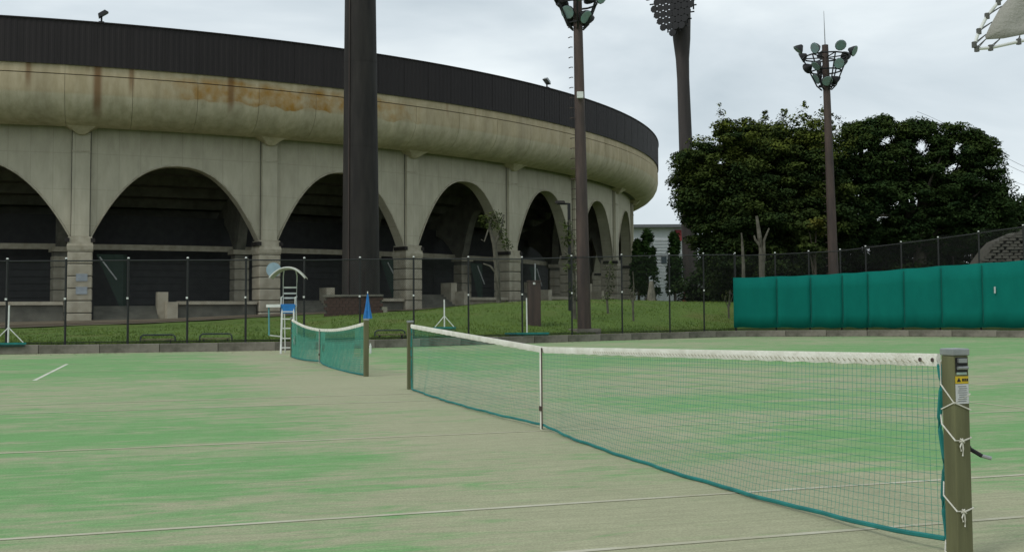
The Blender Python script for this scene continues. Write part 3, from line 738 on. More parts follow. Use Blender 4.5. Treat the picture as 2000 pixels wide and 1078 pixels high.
# ------------------------------------------------------------------ tennis nets
def tennis_net(label, P0, PCn, P1, z0, zc, z1, near, cellw, cord_r, bulge, zb0, zbc, zb1, sagtop=0):
    t = thing('tennis_net', label, 'tennis net', P0, 0, 'tennis nets'); o = P0.copy()
    d0 = (P1-P0); nrm = Vector((-d0.y, d0.x, 0)).normalized()
    if nrm.dot(-P0) < 0: nrm = -nrm
    inset0, inset1 = .10, .12
    A = P0+(PCn-P0).normalized()*inset0; B = P1-(P1-PCn).normalized()*inset1
    L1, L2 = (PCn-A).length, (B-PCn).length; LT = L1+L2
    def plan(s):
        return A+(PCn-A)*(s/L1) if s < L1 else PCn+(B-PCn)*((s-L1)/L2)
    def ztop(s):
        if s < L1: u = s/L1; return z0+(zc-z0)*u-sagtop*math.sin(u*math.pi)
        u = (s-L1)/L2; return zc+(z1-zc)*u-sagtop*math.sin(u*math.pi)
    def zbot(s):
        if s < L1: u = s/L1; return zb0+(zbc-zb0)*u**3-.0*u
        u = (s-L1)/L2; return .012+(zbc-.012)*(1-u)**8+(zb1-.012)*u**6
    def off(s, v):      # v 0 top .. 1 bottom
        u = s/L1 if s < L1 else (s-L1)/L2
        return nrm*(bulge*math.sin(min(1, max(0, u))*math.pi)**.7*v*v+(1 if near else .25)*(.010*math.sin(s*5.3)*v+.006*math.sin(s*13+v*4)*v))
    band = .065
    def pt(s, v):
        a, b = ztop(s)-band*.8, zbot(s); p = plan(s)+off(s, v); p = p.copy(); p.z = a+(b-a)*v; return p
    # net cords
    nv = int(LT/cellw); nh = int(1.0/cellw); g = MB()
    for k in range(nv+1):
        s = LT*k/nv; g.tube([pt(s, v) for v in (0, .35, .7, 1)], cord_r, 3, cap=False)
    for k in range(1, nh):
        g.tube([pt(s, k/nh) for s in np.linspace(0, LT, 70)], cord_r, 3, cap=False)
    g.build('netting', cord_m, t, o, kind='stuff')
    # white headband folded over the cable
    g = MB(); rows = []
    for s in np.linspace(0, LT, 90):
        p = plan(s); z = ztop(s); wv = .004*math.sin(s*9)
        rows.append([p+nrm*(.006+wv)+Vector((0, 0, z-band-.004*math.sin(s*23))), p+nrm*(.014+wv)+Vector((0, 0, z-.03)), p+nrm*.010+Vector((0, 0, z)), p-nrm*.010+Vector((0, 0, z)), p-nrm*(.014-wv)+Vector((0, 0, z-.03)), p-nrm*.006+Vector((0, 0, z-band))])
    g.prism(None, rows); hb = g.build('headband', canvas_m, t, o); shade_auto(hb, 60)
    if near:
        g = MB()
        for s in np.arange(L1+1.5, LT-.1, .055):
            p = plan(s)+nrm*.019; z = ztop(s)-.040
            g.tube([p+Vector((0, 0, z+.006)), plan(s+.028)+nrm*.019+Vector((0, 0, z-.007))], .0022, 3)
        g.build('stitching', mat('tan_thread', (.33, .30, .2), .9), hb, o, kind='stuff')
        for s in (LT-.03, LT-.13):
            g = MB(); p = plan(s); g.tube([p+nrm*.016+Vector((0, 0, ztop(s)-.032)), p+nrm*.021+Vector((0, 0, ztop(s)-.032))], .011, 10); g.build('eyelet', brown_steel, hb, o)
    g = MB(); g.tube([pt(s, 1) for s in np.linspace(0, LT, 110)], .014 if near else .02, 6); g.build('bottom_tape', teal_m, t, o)
    for s in (0, LT):
        g = MB(); g.tube([pt(s, v)+d0.normalized()*(.012*math.sin(v*14)) for v in np.linspace(0, 1, 14)], .013 if near else .018, 6); g.build('side_tape', teal_m, t, o)
    # centre strap
    g = MB(); p = PCn+nrm*.03; dn = d0.normalized()
    g.box(p+Vector((0, 0, (zc+.0)/2)), (.05, .006, zc), math.atan2(dn.y, dn.x)); g.build('centre_strap', canvas_m, t, o)
    g = MB(); g.box(p+dn*.034+Vector((0, 0, zc/2)), (.012, .012, zc-.02), math.atan2(dn.y, dn.x)); g.box(p+nrm*.006+Vector((0, 0, .22)), (.054, .014, .05), math.atan2(dn.y, dn.x)); g.build('strap_buckle', brown_steel, t, o)
    return t, A, B, dn, nrm, pt, LT
def net_post(t, P, ht, dn, side, o, s_=.088):
    rz = math.atan2(dn.y, dn.x)
    g = MB(); g.box(P+Vector((0, 0, ht/2-.05)), (s_, s_, ht+.1), rz); po = g.build('net_post', olive_m, t, o, bevel=.006)
    g = MB(); g.box(P+Vector((0, 0, ht+.018)), (s_+.012, s_+.010, .036), rz); g.build('post_cap', grey_metal, po, o, bevel=.006)
    return po, rz
T1, A, B, dn, nrm, ptf, LT = tennis_net('near white topped green tennis net stretched across the foreground', NP0, NPC, NP1, 1.045, .87, 1.022, True, .045, .0013, .10, .02, .05, .075)
o1 = T1.location.copy()
po0, rz = net_post(T1, NP0, 1.07, dn, -1, o1)
# near post, with its winder, stickers and lacing
po1, rz = net_post(T1, NP1, 1.018, dn, 1, o1, .092)
def lp(x, y, z): return NP1+Vector((math.cos(rz)*x-math.sin(rz)*y, math.sin(rz)*x+math.cos(rz)*y, z))
# in local axes +x runs along the net towards the camera; -y faces the camera's left
hs_ = .046
sgn = -1 if (lp(0, -1, 0)-NP1).dot(nrm) > 0 else 1
g = MB(); g.box(lp(hs_+.002, 0, .972), (.004, .070, .075), rz); g.build('winder_slot', black_m, po1, o1)
g = MB(); g.box(lp(hs_+.010, 0, .994), (.014, .05, .022), rz); g.tube([lp(hs_+.012, -.03, .957), lp(hs_+.012, .03, .957)], .009, 8); g.build('pulley', grey_metal, po1, o1)
g = MB(); g.box(lp(hs_+.003, 0, .897), (.004, .076, .036), rz); g.build('warning_strip', yellow_m, po1, o1)
g = MB(); c = lp(hs_+.0065, -.02, .897)
t_, u_ = Vector((-math.sin(rz), math.cos(rz), 0)), Vector((0, 0, 1)); nx = Vector((math.cos(rz), math.sin(rz), 0))
tri = [c-t_*.012-u_*.009, c+t_*.012-u_*.009, c+u_*.012]; g.poly(tri+[p-nx*.001 for p in tri], [(0, 1, 2), (5, 4, 3), (0, 3, 4, 1), (1, 4, 5, 2), (2, 5, 3, 0)])
for k in range(3): g.box(c+t_*(.024+k*.013), (.001, .009, .014), rz)
g.build('warning_print', black_m, po1, o1)
g = MB(); g.box(lp(hs_+.003, 0, .827), (.004, .076, .098), rz); g.build('label_plate', paper_m, po1, o1)
g = MB()
for k in range(8): g.box(lp(hs_+.006, random.uniform(-.004, .004), .865-k*.0105), (.001, .058-random.random()*.014, .0028), rz)
g.build('label_print', mat('grey_print', (.16, .16, .17), .7), po1, o1)
g = MB(); g.box(lp(hs_+.003, 0, .929), (.003, .06, .012), rz); g.build('maker_strip', mat('green_white_print', (.35, .45, .38), .6), po1, o1)
# winder handle sticking out to the right
ys = 1 if (lp(0, 1, 0)-NP1).x > 0 else -1
g = MB(); g.tube([lp(.0, ys*.046, .55), lp(.0, ys*.075, .545)], .017, 10); g.tube([lp(0, ys*.075, .545), lp(.03, ys*.125, .51)], .011, 8); g.build('winder_crank', black_m, po1, o1)
g = MB(); g.tube([lp(.03, ys*.125, .51), lp(.05, ys*.165, .498)], .010, 8); g.build('crank_grip', grey_metal, po1, o1)
# white cord lacing the net edge to the post
h = .049
def loop(zn, zp_, seed):
    g = MB(); E_ = ptf(LT, min(1, max(0, (1.0-zn)/.96)))
    pts = [E_, lp(-h, -ys*h, zn-.05), lp(h, -ys*h, zp_), lp(h+.001, 0, zp_-.002), lp(h, ys*h, zp_+.012), lp(-h, ys*h, zp_+.03), lp(-h, -ys*h, zn-.05)]
    g.tube(pts, .0042, 5)
    k = lp(h+.004, -ys*.012, zp_-.002)
    g.tube([k+u_*.012-t_*.012, k+nx*.01, k-u_*.01+t_*.014, k+u_*.01+t_*.004, k-t_*.014-u_*.006, k+nx*.008+u_*.002], .0045, 5)
    g.tube([k, k-u_*.04+t_*.006, k-u_*.075+t_*.002*seed], .0040, 5); g.tube([k, k-u_*.03-t_*.012, k-u_*.05-t_*.006], .0040, 5)
    g.build('lacing_cord', rope_m, po1, o1)
loop(.72, .595, 1); loop(.36, .245, 2)
g = MB()
g.tube([lp(-h, -ys*h, .985), lp(-h, -ys*h, .87), lp(h, -ys*h, .78), lp(h, ys*h, .825)], .0042, 5)
g.tube([lp(-h, -ys*h, .745), lp(h, -ys*h, .785), lp(h, ys*h, .745)], .0042, 5)
g.tube([ptf(LT, .01), lp(-h, -ys*.03, 1.0)], .006, 5)
g.build('lacing_cord', rope_m, po1, o1)
g = MB(); g.tube([ptf(LT, 1), lp(-h, -ys*h, .03), lp(h, -ys*h, -.02)], .0042, 5); g.build('lacing_cord', rope_m, po1, o1)
g = MB(); g.tube([A+Vector((0, 0, 1.03)), NP0+Vector((0, 0, 1.03))], .012, 6); g.build('net_cable', black_m, po0, o1)

Q0, Q1 = gp(569, 697), gp(715, 735); QC = (Q0+Q1)/2; QC = QC+(gp(624, 708)-QC)*.6
T2, A2, B2, dn2, nr2, _, _ = tennis_net('far sagging green tennis net beside the umpire chair', Q0, QC, Q1, 1.05, .84, 1.05, False, .05, .0046, .10, .02, .06, .03, sagtop=.05)
net_post(T2, Q1, 1.08, dn2, 1, T2.location.copy(), .09); net_post(T2, Q0, 1.07, dn2, 1, T2.location.copy(), .05)
p = gp(723.5, 690, 0); g = MB(); g.tube([p, p+Vector((0, 0, .24))], .035, 8); g.tube([p+Vector((0, 0, .24)), p+Vector((0, 0, .30))], [.02, .02], 8); tag(g.build('bottle', white_p), 'small white bottle standing beside the right post of the far net', 'bottle')

# ------------------------------------------------------------------ umpire chair
p = gp(563, 690); k_ = FPX/p.y
t = thing('umpire_chair', 'tall white ladder umpire chair with blue seat and arched canopy', 'umpire chair', p, R_(4))
for s in (-1, 1):
    g = MB(); g.tube([(s*.19, -.25, 0), (s*.175, -.1, 1.42)], .030, 6); g.build('leg', white_p, t)
    g = MB(); g.tube([(s*.19, .75, 0), (s*.175, .38, 1.42)], .022, 6); g.build('leg', white_p, t)
    g = MB(); g.tube([(s*.20, .30, 1.40), (s*.21, .36, 2.35), (s*.18, .3, 2.52)], .018, 6); g.build('back_post', white_p, t)
    g = MB(); g.tube([(s*.21, .34, 1.72), (s*.21, -.08, 1.70), (s*.21, -.1, 1.45)], .018, 6); g.build('armrest', white_p, t)
for z in (.18, .46, .76, 1.04, 1.26):
    g = MB(); yy = -.25+.15*z/1.42; g.box((0, yy, z), (.37, .05, .03)); g.build('rung', white_p, t)
g = MB(); g.box((0, .12, 1.45), (.40, .44, .05)); g.build('seat', blue_m, t, bevel=.01)
g = MB(); g.box((0, -.12, 1.35), (.42, .03, .28)); g.build('seat_front', blue_m, t, bevel=.01)
for z in (1.68, 1.82, 2.0): g = MB(); g.box((0, .37, z), (.38, .025, .05)); g.build('back_rail', white_p, t)
g = MB(); rows = []
for q in np.linspace(-1, 1, 15):
    x = q*.53; z = 2.60-.31*abs(q)**2.1
    rows.append([(x, -.40, z-.02), (x, .0, z+.03), (x, .42, z-.02), (x, .42, z-.05), (x, 0, z), (x, -.40, z-.05)])
g.prism(None, rows); shade_auto(g.build('canopy', mat('canopy_cloth', (.42, .41, .33), .8, (.33, .32, .25), 5), t), 50)
g = MB(); g.tube([(x*.53, -.41, 2.59-.31*abs(x)**2.1) for x in np.linspace(-1, 1, 15)], .016, 5); g.build('canopy_frame', white_p, t)
g = MB(); g.box((-.43, -.02, 1.44), (.42, .36, .09)); g.build('side_table', white_p, t)
g = MB(); g.tube([(-.58, -.05, 1.42), (-.57, -.05, .55)], .026, 6); g.build('table_leg', mat('pale_teal', (.10, .30, .33), .6), t)
g = MB(); g.tube([(-.57, -.05, .55), (-.19, .1, .5)], .018, 6); g.build('table_brace', white_p, t)
# pale blue disc on the fence
p = kb(534, .05); p.z = dp(534, 527, p.y).z
g = MB(); q = .25; g.tube([p+Vector((0, -.02, 0)), p+Vector((0, .02, 0))], .24, 20); tag(g.build('round_sign', mat('faded_blue', (.27, .37, .43), .6)), 'pale blue round disc hung on the fence above the umpire chair', 'round sign')
# blue furled parasol
p = kb(718, .05); z0 = dp(718, 622, p.y).z; z1 = dp(718, 572, p.y).z
t = thing('parasol', 'small bright blue furled parasol standing on the fence behind the far net post', 'parasol', (p.x, p.y, z0))
hh = z1-z0; g = MB(); n_ = 14; rows = []
for (z, r) in ((0, .135), (.12, .12), (.35, .085), (.6, .055), (.85, .03), (.97, .015)):
    rows.append([(r*(1+.22*math.cos(k*math.pi))*math.cos(2*math.pi*k/n_), r*(1+.22*math.cos(k*math.pi))*math.sin(2*math.pi*k/n_), z*hh) for k in range(n_)])
g.prism(None, rows); g.build('canopy', blue_m, t)
g = MB(); g.tube([(0, 0, -z0+.28), (0, 0, hh)], .014, 6); g.build('pole', grey_metal, t)
g = MB(); g.tube([(0, 0, hh*.97), (0, 0, hh*1.06)], .02, 6); g.build('tip', white_p, t)

# ------------------------------------------------------------------ court brushes hung on the fence
def brush(px, ybar, ytop, wpx, label, Y=None, braces=True):
    k = kb(px, -.05); z0 = dp(px, ybar, k.y).z; z1 = dp(px, ytop, k.y).z; wd = wpx*k.y/FPX
    t = thing('court_brush', label, 'court brush', (k.x, k.y, z0), math.atan2(ud.y, ud.x)*.6, 'court drag brushes on the fence')
    g = MB(); g.box((0, 0, 0), (wd, .07, .06)); g.build('head', teal_m, t)
    g = MB(); [g.box((x, -.01, -.06), (.02, .05, .07)) for x in np.arange(-wd/2+.03, wd/2-.02, .04)]; g.build('bristles', mat('dark_bristle', (.02, .07, .06), .9), t, kind='stuff')
    g = MB(); g.tube([(0, 0, .02), (.0, .05, z1-z0)], .026, 6); g.build('handle', white_p, t)
    if braces:
        for s in (-1, 1):
            g = MB(); g.tube([(s*wd*.42, 0, .03), (0, .02, (z1-z0)*.42)], .016, 5); g.build('brace', white_p, t)
    return t
brush(17, 671, 596, 66, 'white handled court brush with teal head leaning on the fence at far left')
brush(868, 640, 585, 44, 'white handled court brush with braces leaning on the fence behind the near net')
brush(1029, 651, 582, 88, 'wide teal court brush hung level on the fence before the square brown pillar', braces=False)
# low benches by the kerb
def bench(px, py, wpx, label):
    k = kb(px, .75); z = terr(k.x, k.y)-.02; wd = wpx*k.y/FPX; zt = dp(px, py, k.y).z-z; d = math.atan2(.33, .95)
    t = thing('bench', label, 'bench', (k.x, k.y, z), d*.7, 'low benches behind the kerb')
    g = MB(); h_ = zt; g.tube([(-wd/2, .05, 0), (-wd/2+.02, .05, h_*.8), (-wd/2+.10, .05, h_), (wd/2-.10, .05, h_), (wd/2-.02, .05, h_*.8), (wd/2, .05, 0)], .024, 6); g.build('back_rail', mat('dark_blue_rail', (.03, .04, .055), .5), t)
    for y in (-.22, -.08): g = MB(); g.box((0, y, h_*.5), (wd*.94, .11, .035)); g.build('seat_slat', wood_m, t)
    for s in (-1, 1):
        g = MB(); g.box((s*wd*.36, -.14, h_*.25), (.05, .22, h_*.5)); g.build('leg', black_m, t)
    return t
bench(309, 654, 66, 'low bench with dark rail back, leftmost behind the kerb')
bench(422, 652, 62, 'low bench with dark rail back, second from left behind the kerb')
bench(762, 645, 60, 'low bench with dark rail back, right of the far net post')

# ------------------------------------------------------------------ vegetation
def leaf_mat(name, dark, light, tip, sc=.35):
    m = mat(name, light, .95, dark, sc, spec=.05, contrast=(.36, .66)); n, l = M_(m); b = n['Principled BSDF']
    at_ = n.new('ShaderNodeAttribute'); at_.attribute_name = 'tint'; at_.attribute_type = 'GEOMETRY'
    mxx = n.new('ShaderNodeMix'); mxx.data_type = 'RGBA'; l.new(at_.outputs['Fac'], mxx.inputs[0]); l.new(n[m['ramp']].outputs[0], mxx.inputs[6]); mxx.inputs[7].default_value = (*tip, 1)
    l.new(mxx.outputs[2], b.inputs['Base Color']); return m
leafA = leaf_mat('tree_leaves', (.016, .031, .011), (.036, .058, .016), (.098, .118, .020), .8)
leafB = leaf_mat('tree_leaves_green', (.014, .031, .011), (.034, .058, .016), (.072, .098, .020), .8)
leafC = leaf_mat('conifer_leaves', (.018, .045, .014), (.045, .085, .02), (.09, .11, .03), 1.2)
leafD = leaf_mat('shrub_leaves', (.03, .045, .014), (.06, .085, .02), (.16, .15, .03), 1.)
def leaves(name, centers, radii, nper, size, m, parent, off, tilt=.55, tip=.3, flat=.45, droop=.0):
    """clumps of leaf quads: centers (n,3), radii (n,)"""
    C = np.repeat(centers, nper, axis=0); Rr = np.repeat(radii, nper); nL = len(C)
    d = rng.normal(size=(nL, 3)); d /= np.linalg.norm(d, axis=1)[:, None]; rad = rng.random(nL)**.5
    P = C+d*(rad*Rr)[:, None]*np.array([1, 1, flat]); P[:, 2] -= droop*(rad*Rr)
    nr = d*np.array([tilt, tilt, .2])+np.array([0, 0, 1.])+rng.normal(size=(nL, 3))*.45; nr /= np.linalg.norm(nr, axis=1)[:, None]
    a = np.cross(nr, rng.normal(size=(nL, 3))); a /= np.linalg.norm(a, axis=1)[:, None]; b = np.cross(nr, a)
    s = size*(.6+.8*rng.random(nL)); a = a*s[:, None]; b = b*(s*.55)[:, None]
    V = np.stack([P-a, P+b-nr*s[:, None]*.15, P+a, P-b-nr*s[:, None]*.15], 1).reshape(-1, 3)-np.array(off)
    F = np.arange(nL*4).reshape(-1, 4); ob = np_mesh(name, V, F, m, parent)
    hgt_ = (P[:, 2]-P[:, 2].min())/max(.1, np.ptp(P[:, 2])); tv = np.clip(rng.normal(size=nL)*.07+tip*np.repeat(rng.random(len(centers)), nper)*(.25+1.5*hgt_**2.5)-.12, 0, 1)
    at_ = ob.data.attributes.new('tint', 'FLOAT', 'FACE'); at_.data.foreach_set('value', tv.astype(np.float32)); return ob
def ell_clumps(E, n, rmin=.55):
    out = []; w_ = np.array([e[3]*e[4]*e[5] for e in E])**.67; w_ /= w_.sum()
    for e, k in zip(E, (w_*n).astype(int)+1):
        d = rng.normal(size=(k, 3)); d /= np.linalg.norm(d, axis=1)[:, None]; r = rmin+(1-rmin)*rng.random(k)**.6
        out.append(np.array(e[:3])+d*r[:, None]*np.array(e[3:6]))
    return np.concatenate(out)
def tree(name, label, base, E, nclump, nper, size, m, tr=.35, group=None, rc=(.6, 1.25), tip=.3, sparse=None, bark=bark_m, nl=9, droop=.15, rmin=.5):
    t = thing(name, label, 'tree', base, 0, group); o = Vector(base)
    C = ell_clumps(E, nclump, rmin)
    if sparse is not None: C = C[[sparse(c) for c in C]]
    rad = rc[0]+(rc[1]-rc[0])*rng.random(len(C))
    if nclump > 200:        # sprays of young shoots breaking the outline
        cz = np.array([e[:3] for e in E]).mean(0); far_ = C[np.argsort(-np.linalg.norm((C-cz)*np.array([1, .3, 1.2]), axis=1))[:70]]
        ex = []
        for c_ in far_:
            dv = (c_-cz); dv /= np.linalg.norm(dv)+1e-6; dv[2] = abs(dv[2])*.8+.25
            for q_ in (.45, .75, 1.0): ex.append(c_+dv*q_+rng.normal(size=3)*.06)
        leaves('shoots', np.array(ex), np.tile([.42, .26, .13], len(far_)), 30, size*.9, m, t, o, tip=tip, flat=1.1)
    leaves('crown', C, rad, nper, size, m, t, o, tip=tip, droop=droop)
    g = MB(); cc = np.mean(np.array([e[:3] for e in E]), 0); top = Vector(cc)
    g.tube([o+Vector((0, 0, -.3)), o+(top-o)*.3+Vector((.1, 0, 0)), o+(top-o)*.7, top], [tr*1.2, tr, tr*.7, tr*.35], 10)
    idx = rng.choice(len(C), min(nl, len(C)), replace=False)
    for i in idx:
        f = .25+.4*rng.random(); s = o+(top-o)*f; e_ = Vector(C[i]); md = s.lerp(e_, .5)+Vector((0, 0, .5))
        g.tube([s, md, e_], [tr*.4, tr*.25, tr*.08], 6)
    g.build('trunk', bark, t, o); return t
def P3(px, py, Y): return tuple(dp(px, py, Y))
def EL(px, py, Y, wpx, hpx, dep): 
    p = dp(px, py, Y); k = Y/FPX; return (p.x, p.y, p.z, wpx*k/2, dep/2, hpx*k/2)
Y1 = 68
b1 = at(1475, Y1)
tree('broadleaf_tree', 'broad dark evergreen tree with olive top, left of the second brown lamp tower', b1,
     [EL(1440, 350, Y1, 230, 230, 8), EL(1530, 330, Y1+1, 240, 200, 8), EL(1425, 430, Y1-1, 170, 160, 6), EL(1500, 450, Y1-1, 260, 200, 8), EL(1465, 272, Y1, 120, 80, 4), EL(1590, 290, Y1, 110, 110, 5), EL(1600, 420, Y1, 150, 200, 6), EL(1430, 500, Y1-1, 130, 110, 5), EL(1358, 330, Y1-1, 90, 110, 5), EL(1358, 392, Y1-1, 90, 90, 4), EL(1500, 520, Y1, 220, 110, 6)],
     1400, 230, .095, leafA, .42, 'big evergreen trees behind the court', (.5, 1.0), .85, nl=16, rmin=.1)
b2 = at(1790, Y1+2)
def gaps(c):
    q = px_of(c[0], c[1]); zz = (c[2]-EYE)/c[1]*FPX
    for gx, gz, gr in ((1812, 318, 21), (1860, 272, 17), (1735, 328, 16), (1876, 312, 16), (1775, 288, 12), (1842, 352, 13), (1695, 312, 11), (1895, 352, 12)):
        if math.hypot(q-gx, zz-gz) < gr: return False
    return True
tree('broadleaf_tree', 'broad evergreen tree with sky gaps in its crown, right of the second lamp tower', b2,
     [EL(1720, 310, Y1+2, 170, 170, 5), EL(1825, 300, Y1+2, 210, 140, 5), EL(1885, 350, Y1+2, 150, 190, 5), EL(1910, 400, Y1+2, 130, 120, 5), EL(1780, 400, Y1+2, 300, 200, 6), EL(1670, 400, Y1+2, 130, 220, 6), EL(1700, 270, Y1+2, 110, 80, 4), EL(1780, 272, Y1+2, 170, 80, 4), EL(1868, 300, Y1+2, 130, 130, 4), EL(1880, 430, Y1+2, 170, 130, 5)],
     1400, 210, .092, leafB, .42, 'big evergreen trees behind the court', (.45, .9), .50, sparse=gaps, nl=18, rmin=.4)
b3 = at(2010, 85)
tree('broadleaf_tree', 'lower evergreen tree at the right edge of the photo', b3, [EL(2010, 420, 85, 140, 90, 8), EL(2100, 400, 85, 160, 120, 8), EL(1960, 440, 85, 90, 60, 5)], 260, 150, .15, leafB, .3, 'big evergreen trees behind the court', tip=.4)
# understorey
t = thing('hedge', 'dark tall hedge filling the shade under the big trees behind the fence', 'hedge', at(1600, 72)); o = t.location.copy()
E = [EL(px, py, 72+dy, 130, 130, 5) for px, py, dy in ((1425, 520, 3), (1460, 500, 2), (1530, 500, 1), (1600, 490, 0), (1680, 480, 1), (1760, 470, 2), (1840, 455, 2), (1910, 455, 3), (1980, 470, 6), (1420, 460, 4))]
E += [EL(px, 560, 74, 130, 90, 5) for px in range(1400, 2020, 70)]+[EL(px, 535, 71, 110, 90, 4) for px in (1740, 1790, 1830)]
C = ell_clumps(E, 620, .3); leaves('foliage', C, .7+.5*rng.random(len(C)), 170, .15, leafA, t, o, tip=.05)
g = MB(); 
for px in range(1400, 1980, 36):
    q = at(px, 73); g.tube([q, q+Vector((random.uniform(-.3, .3), 0, 3.5))], [.09, .05], 6)
g.build('stems', bark_m, t, o, kind='stuff')
t = tree('shrub', 'small yellow green shrub in front of the dark trees, left of the second lamp tower', at(1588, 63), [EL(1588, 463, 63, 60, 70, 2), EL(1600, 440, 63, 30, 40, 1.5)], 26, 90, .11, leafD, .08, rc=(.3, .5), tip=.8, nl=5)
t['category'] = 'shrub'
Ew = [EL(px, 548+random.uniform(-8, 10), 185, 110, 100, 9) for px in range(1150, 2500, 50)]; Cw = ell_clumps(Ew, 900, .3)
wd = leaves('woodland', Cw, np.full(len(Cw), 1.9), 60, .5, leafB, None, (0, 0, 0), tip=.1); wd['kind'] = 'stuff'
# dark conifers before the pale building
for px, py, wpx, hpx, lb in ((1266, 512, 44, 118, 'tall narrow green conifer beside the stadium end'), (1319, 514, 30, 108, 'narrow green conifer left of the far floodlight tower'), (1248, 520, 30, 90, 'shorter conifer half hidden behind the stadium end pier')):
    Y = 98; p = at(px, Y); k = Y/FPX; t = thing('conifer', lb, 'conifer', p, 0, 'narrow conifers before the pale building'); hz = hpx*k; z0 = dp(px, py+hpx/2, Y).z
    C = []
    for j in range(70):
        f = rng.random(); r = wpx*k/2*(.95-.75*f**1.3)*(.6+.4*rng.random()); q = rng.random()*6.28; C.append((p.x+r*math.cos(q), p.y+r*math.sin(q), z0+f*hz))
    leaves('foliage', np.array(C), np.full(len(C), .42), 70, .16, leafC, t, p, tip=.25, flat=1.2)
    g = MB(); g.tube([p, Vector((p.x, p.y, z0+hz*.8))], [.15, .03], 6); g.build('trunk', bark_m, t, p)
# slender small trees on the lawn
def small_tree(px, ybase_Y, pts, crown, label, m=leafD, nper=60, bark=palebark_m, r0=.11, tip=.2):
    p = at(px, ybase_Y); t = thing('young_tree', label, 'young tree', p); g = MB()
    for path, rr in pts:
        g.tube([dp(x, y, ybase_Y+dy) for x, y, dy in path], rr, 7)
    g.build('trunk', bark, t, p)
    if crown:
        C = np.array([tuple(dp(x, y, ybase_Y+dy)) for x, y, dy in crown]); leaves('crown', C, np.full(len(C), .34), int(nper*2.4), .062, m, t, p, tip=tip, flat=.9)
        tp = [dp(x, y, ybase_Y+dy) for path, rr in pts for x, y, dy in path]; g = MB()
        for c_ in C:
            c_ = Vector(c_); b_ = min(tp, key=lambda v: (v-c_).length); g.tube([b_, b_.lerp(c_, .6)+Vector((0, 0, .06)), c_], [.022, .014, .006], 4)
            for _ in range(3): g.tube([b_.lerp(c_, .6)+Vector((0, 0, .06)), c_+Vector([random.uniform(-.25, .25) for _ in range(3)])], [.010, .004], 3)
        g.build('twigs', bark, t, p)
    return t
small_tree(972, 57, [([(974, 598, 0), (972, 540, 0), (966, 480, 0), (955, 440, 0)], [.17, .14, .12, .06]), ([(970, 535, 0), (958, 520, 0), (944, 515, .2)], [.06, .05, .03]), ([(966, 480, 0), (978, 450, 0), (985, 420, .3)], [.08, .05, .02]), ([(955, 445, 0), (946, 472, -.2), (940, 468, 0)], [.05, .03, .02])],
           [(945, 430, 0), (955, 425, .2), (962, 440, .3), (972, 445, 0), (980, 455, .2), (985, 470, 0), (968, 420, 0), (976, 432, .4), (990, 480, .2), (952, 440, 0)], 'slim pale trunked young tree with thin crown in front of the third arch', nper=34)
small_tree(1120, 49, [([(1122, 640, 0), (1121, 560, 0), (1118, 480, 0), (1112, 430, 0)], [.11, .09, .07, .03]), ([(1120, 520, 0), (1112, 500, 0), (1100, 488, 0)], [.04, .03, .02])],
           [(1106, 440, 0), (1112, 455, 0), (1118, 470, .2), (1108, 470, 0), (1117, 500, 0), (1122, 520, 0), (1112, 520, 0), (1119, 560, 0), (1121, 575, 0)], 'thin ragged young tree growing against the nearer brown lamp tower', nper=26)
small_tree(1190, 52, [([(1189, 640, 0), (1186, 590, 0), (1190, 540, 0), (1192, 500, 0)], [.06, .05, .04, .02]), ([(1187, 600, 0), (1180, 570, 0)], [.03, .015])],
           [(1190, 560, 0), (1193, 540, 0), (1187, 580, 0), (1192, 520, 0)], 'small sparse sapling on the lawn right of the nearer lamp tower', nper=18, tip=.1)
small_tree(1238, 50, [([(1238, 640, 0), (1236, 600, 0), (1238, 560, 0), (1236, 530, 0)], [.05, .045, .03, .015]), ([(1237, 600, 0), (1229, 575, 0)], [.03, .012]), ([(1237, 590, 0), (1246, 570, 0)], [.025, .01])], [(1237, 560, 0), (1240, 575, 0)], 'bare thin sapling on the lawn in front of the stadium end', nper=8, tip=.1)
small_tree(1424, 54, [([(1424, 640, 0), (1423, 600, 0), (1426, 565, 0)], [.05, .045, .03]), ([(1423, 605, 0), (1416, 580, 0)], [.03, .012]), ([(1424, 600, 0), (1432, 575, 0)], [.025, .01])], [(1424, 575, 0), (1418, 580, 0)], 'low brown sapling beside the end of the green windscreen', nper=14, tip=.5)
small_tree(1486, 58, [([(1489, 560, 0), (1487, 500, 0), (1484, 465, 0), (1478, 422, 0)], [.16, .15, .12, .07]), ([(1484, 480, 0), (1475, 468, 0), (1473, 460, 0)], [.08, .06, .04]), ([(1489, 540, 0), (1492, 500, 0), (1492, 470, 0), (1502, 446, 0)], [.1, .09, .07, .04])], None, 'bare pollarded pale tree with forked stubs behind the fence')
small_tree(1450, 58, [([(1452, 560, 0), (1452, 520, 0), (1450, 480, 0), (1448, 455, 0)], [.1, .09, .07, .04])], None, 'bare pollarded pole tree with single upright stem behind the fence')
# grass tufts along the kerb and over the lawn
gv = []
for i in range(26000):
    px = random.uniform(-20, 1440); k = kerb_at(px); f = random.random()**2.2; y = k.y+.36+f*16; x = k.x/k.y*y; z = terr(x, y)
    hgt = random.uniform(.03, .08)*(1.6 if f < .02 else 1); q = random.uniform(0, 6.28); wd_ = .02; lx, ly = random.uniform(-.04, .04), random.uniform(-.04, .04)
    gv += [(x-wd_*math.cos(q), y-wd_*math.sin(q), z-.01), (x+wd_*math.cos(q), y+wd_*math.sin(q), z-.01), (x+lx, y+ly, z+hgt)]
gv = np.array(gv); gt = np_mesh('grass', gv, np.arange(len(gv)).reshape(-1, 3), mat('grass_blade', (.115, .17, .022), .9, (.065, .115, .014), .7)); gt['kind'] = 'stuff'

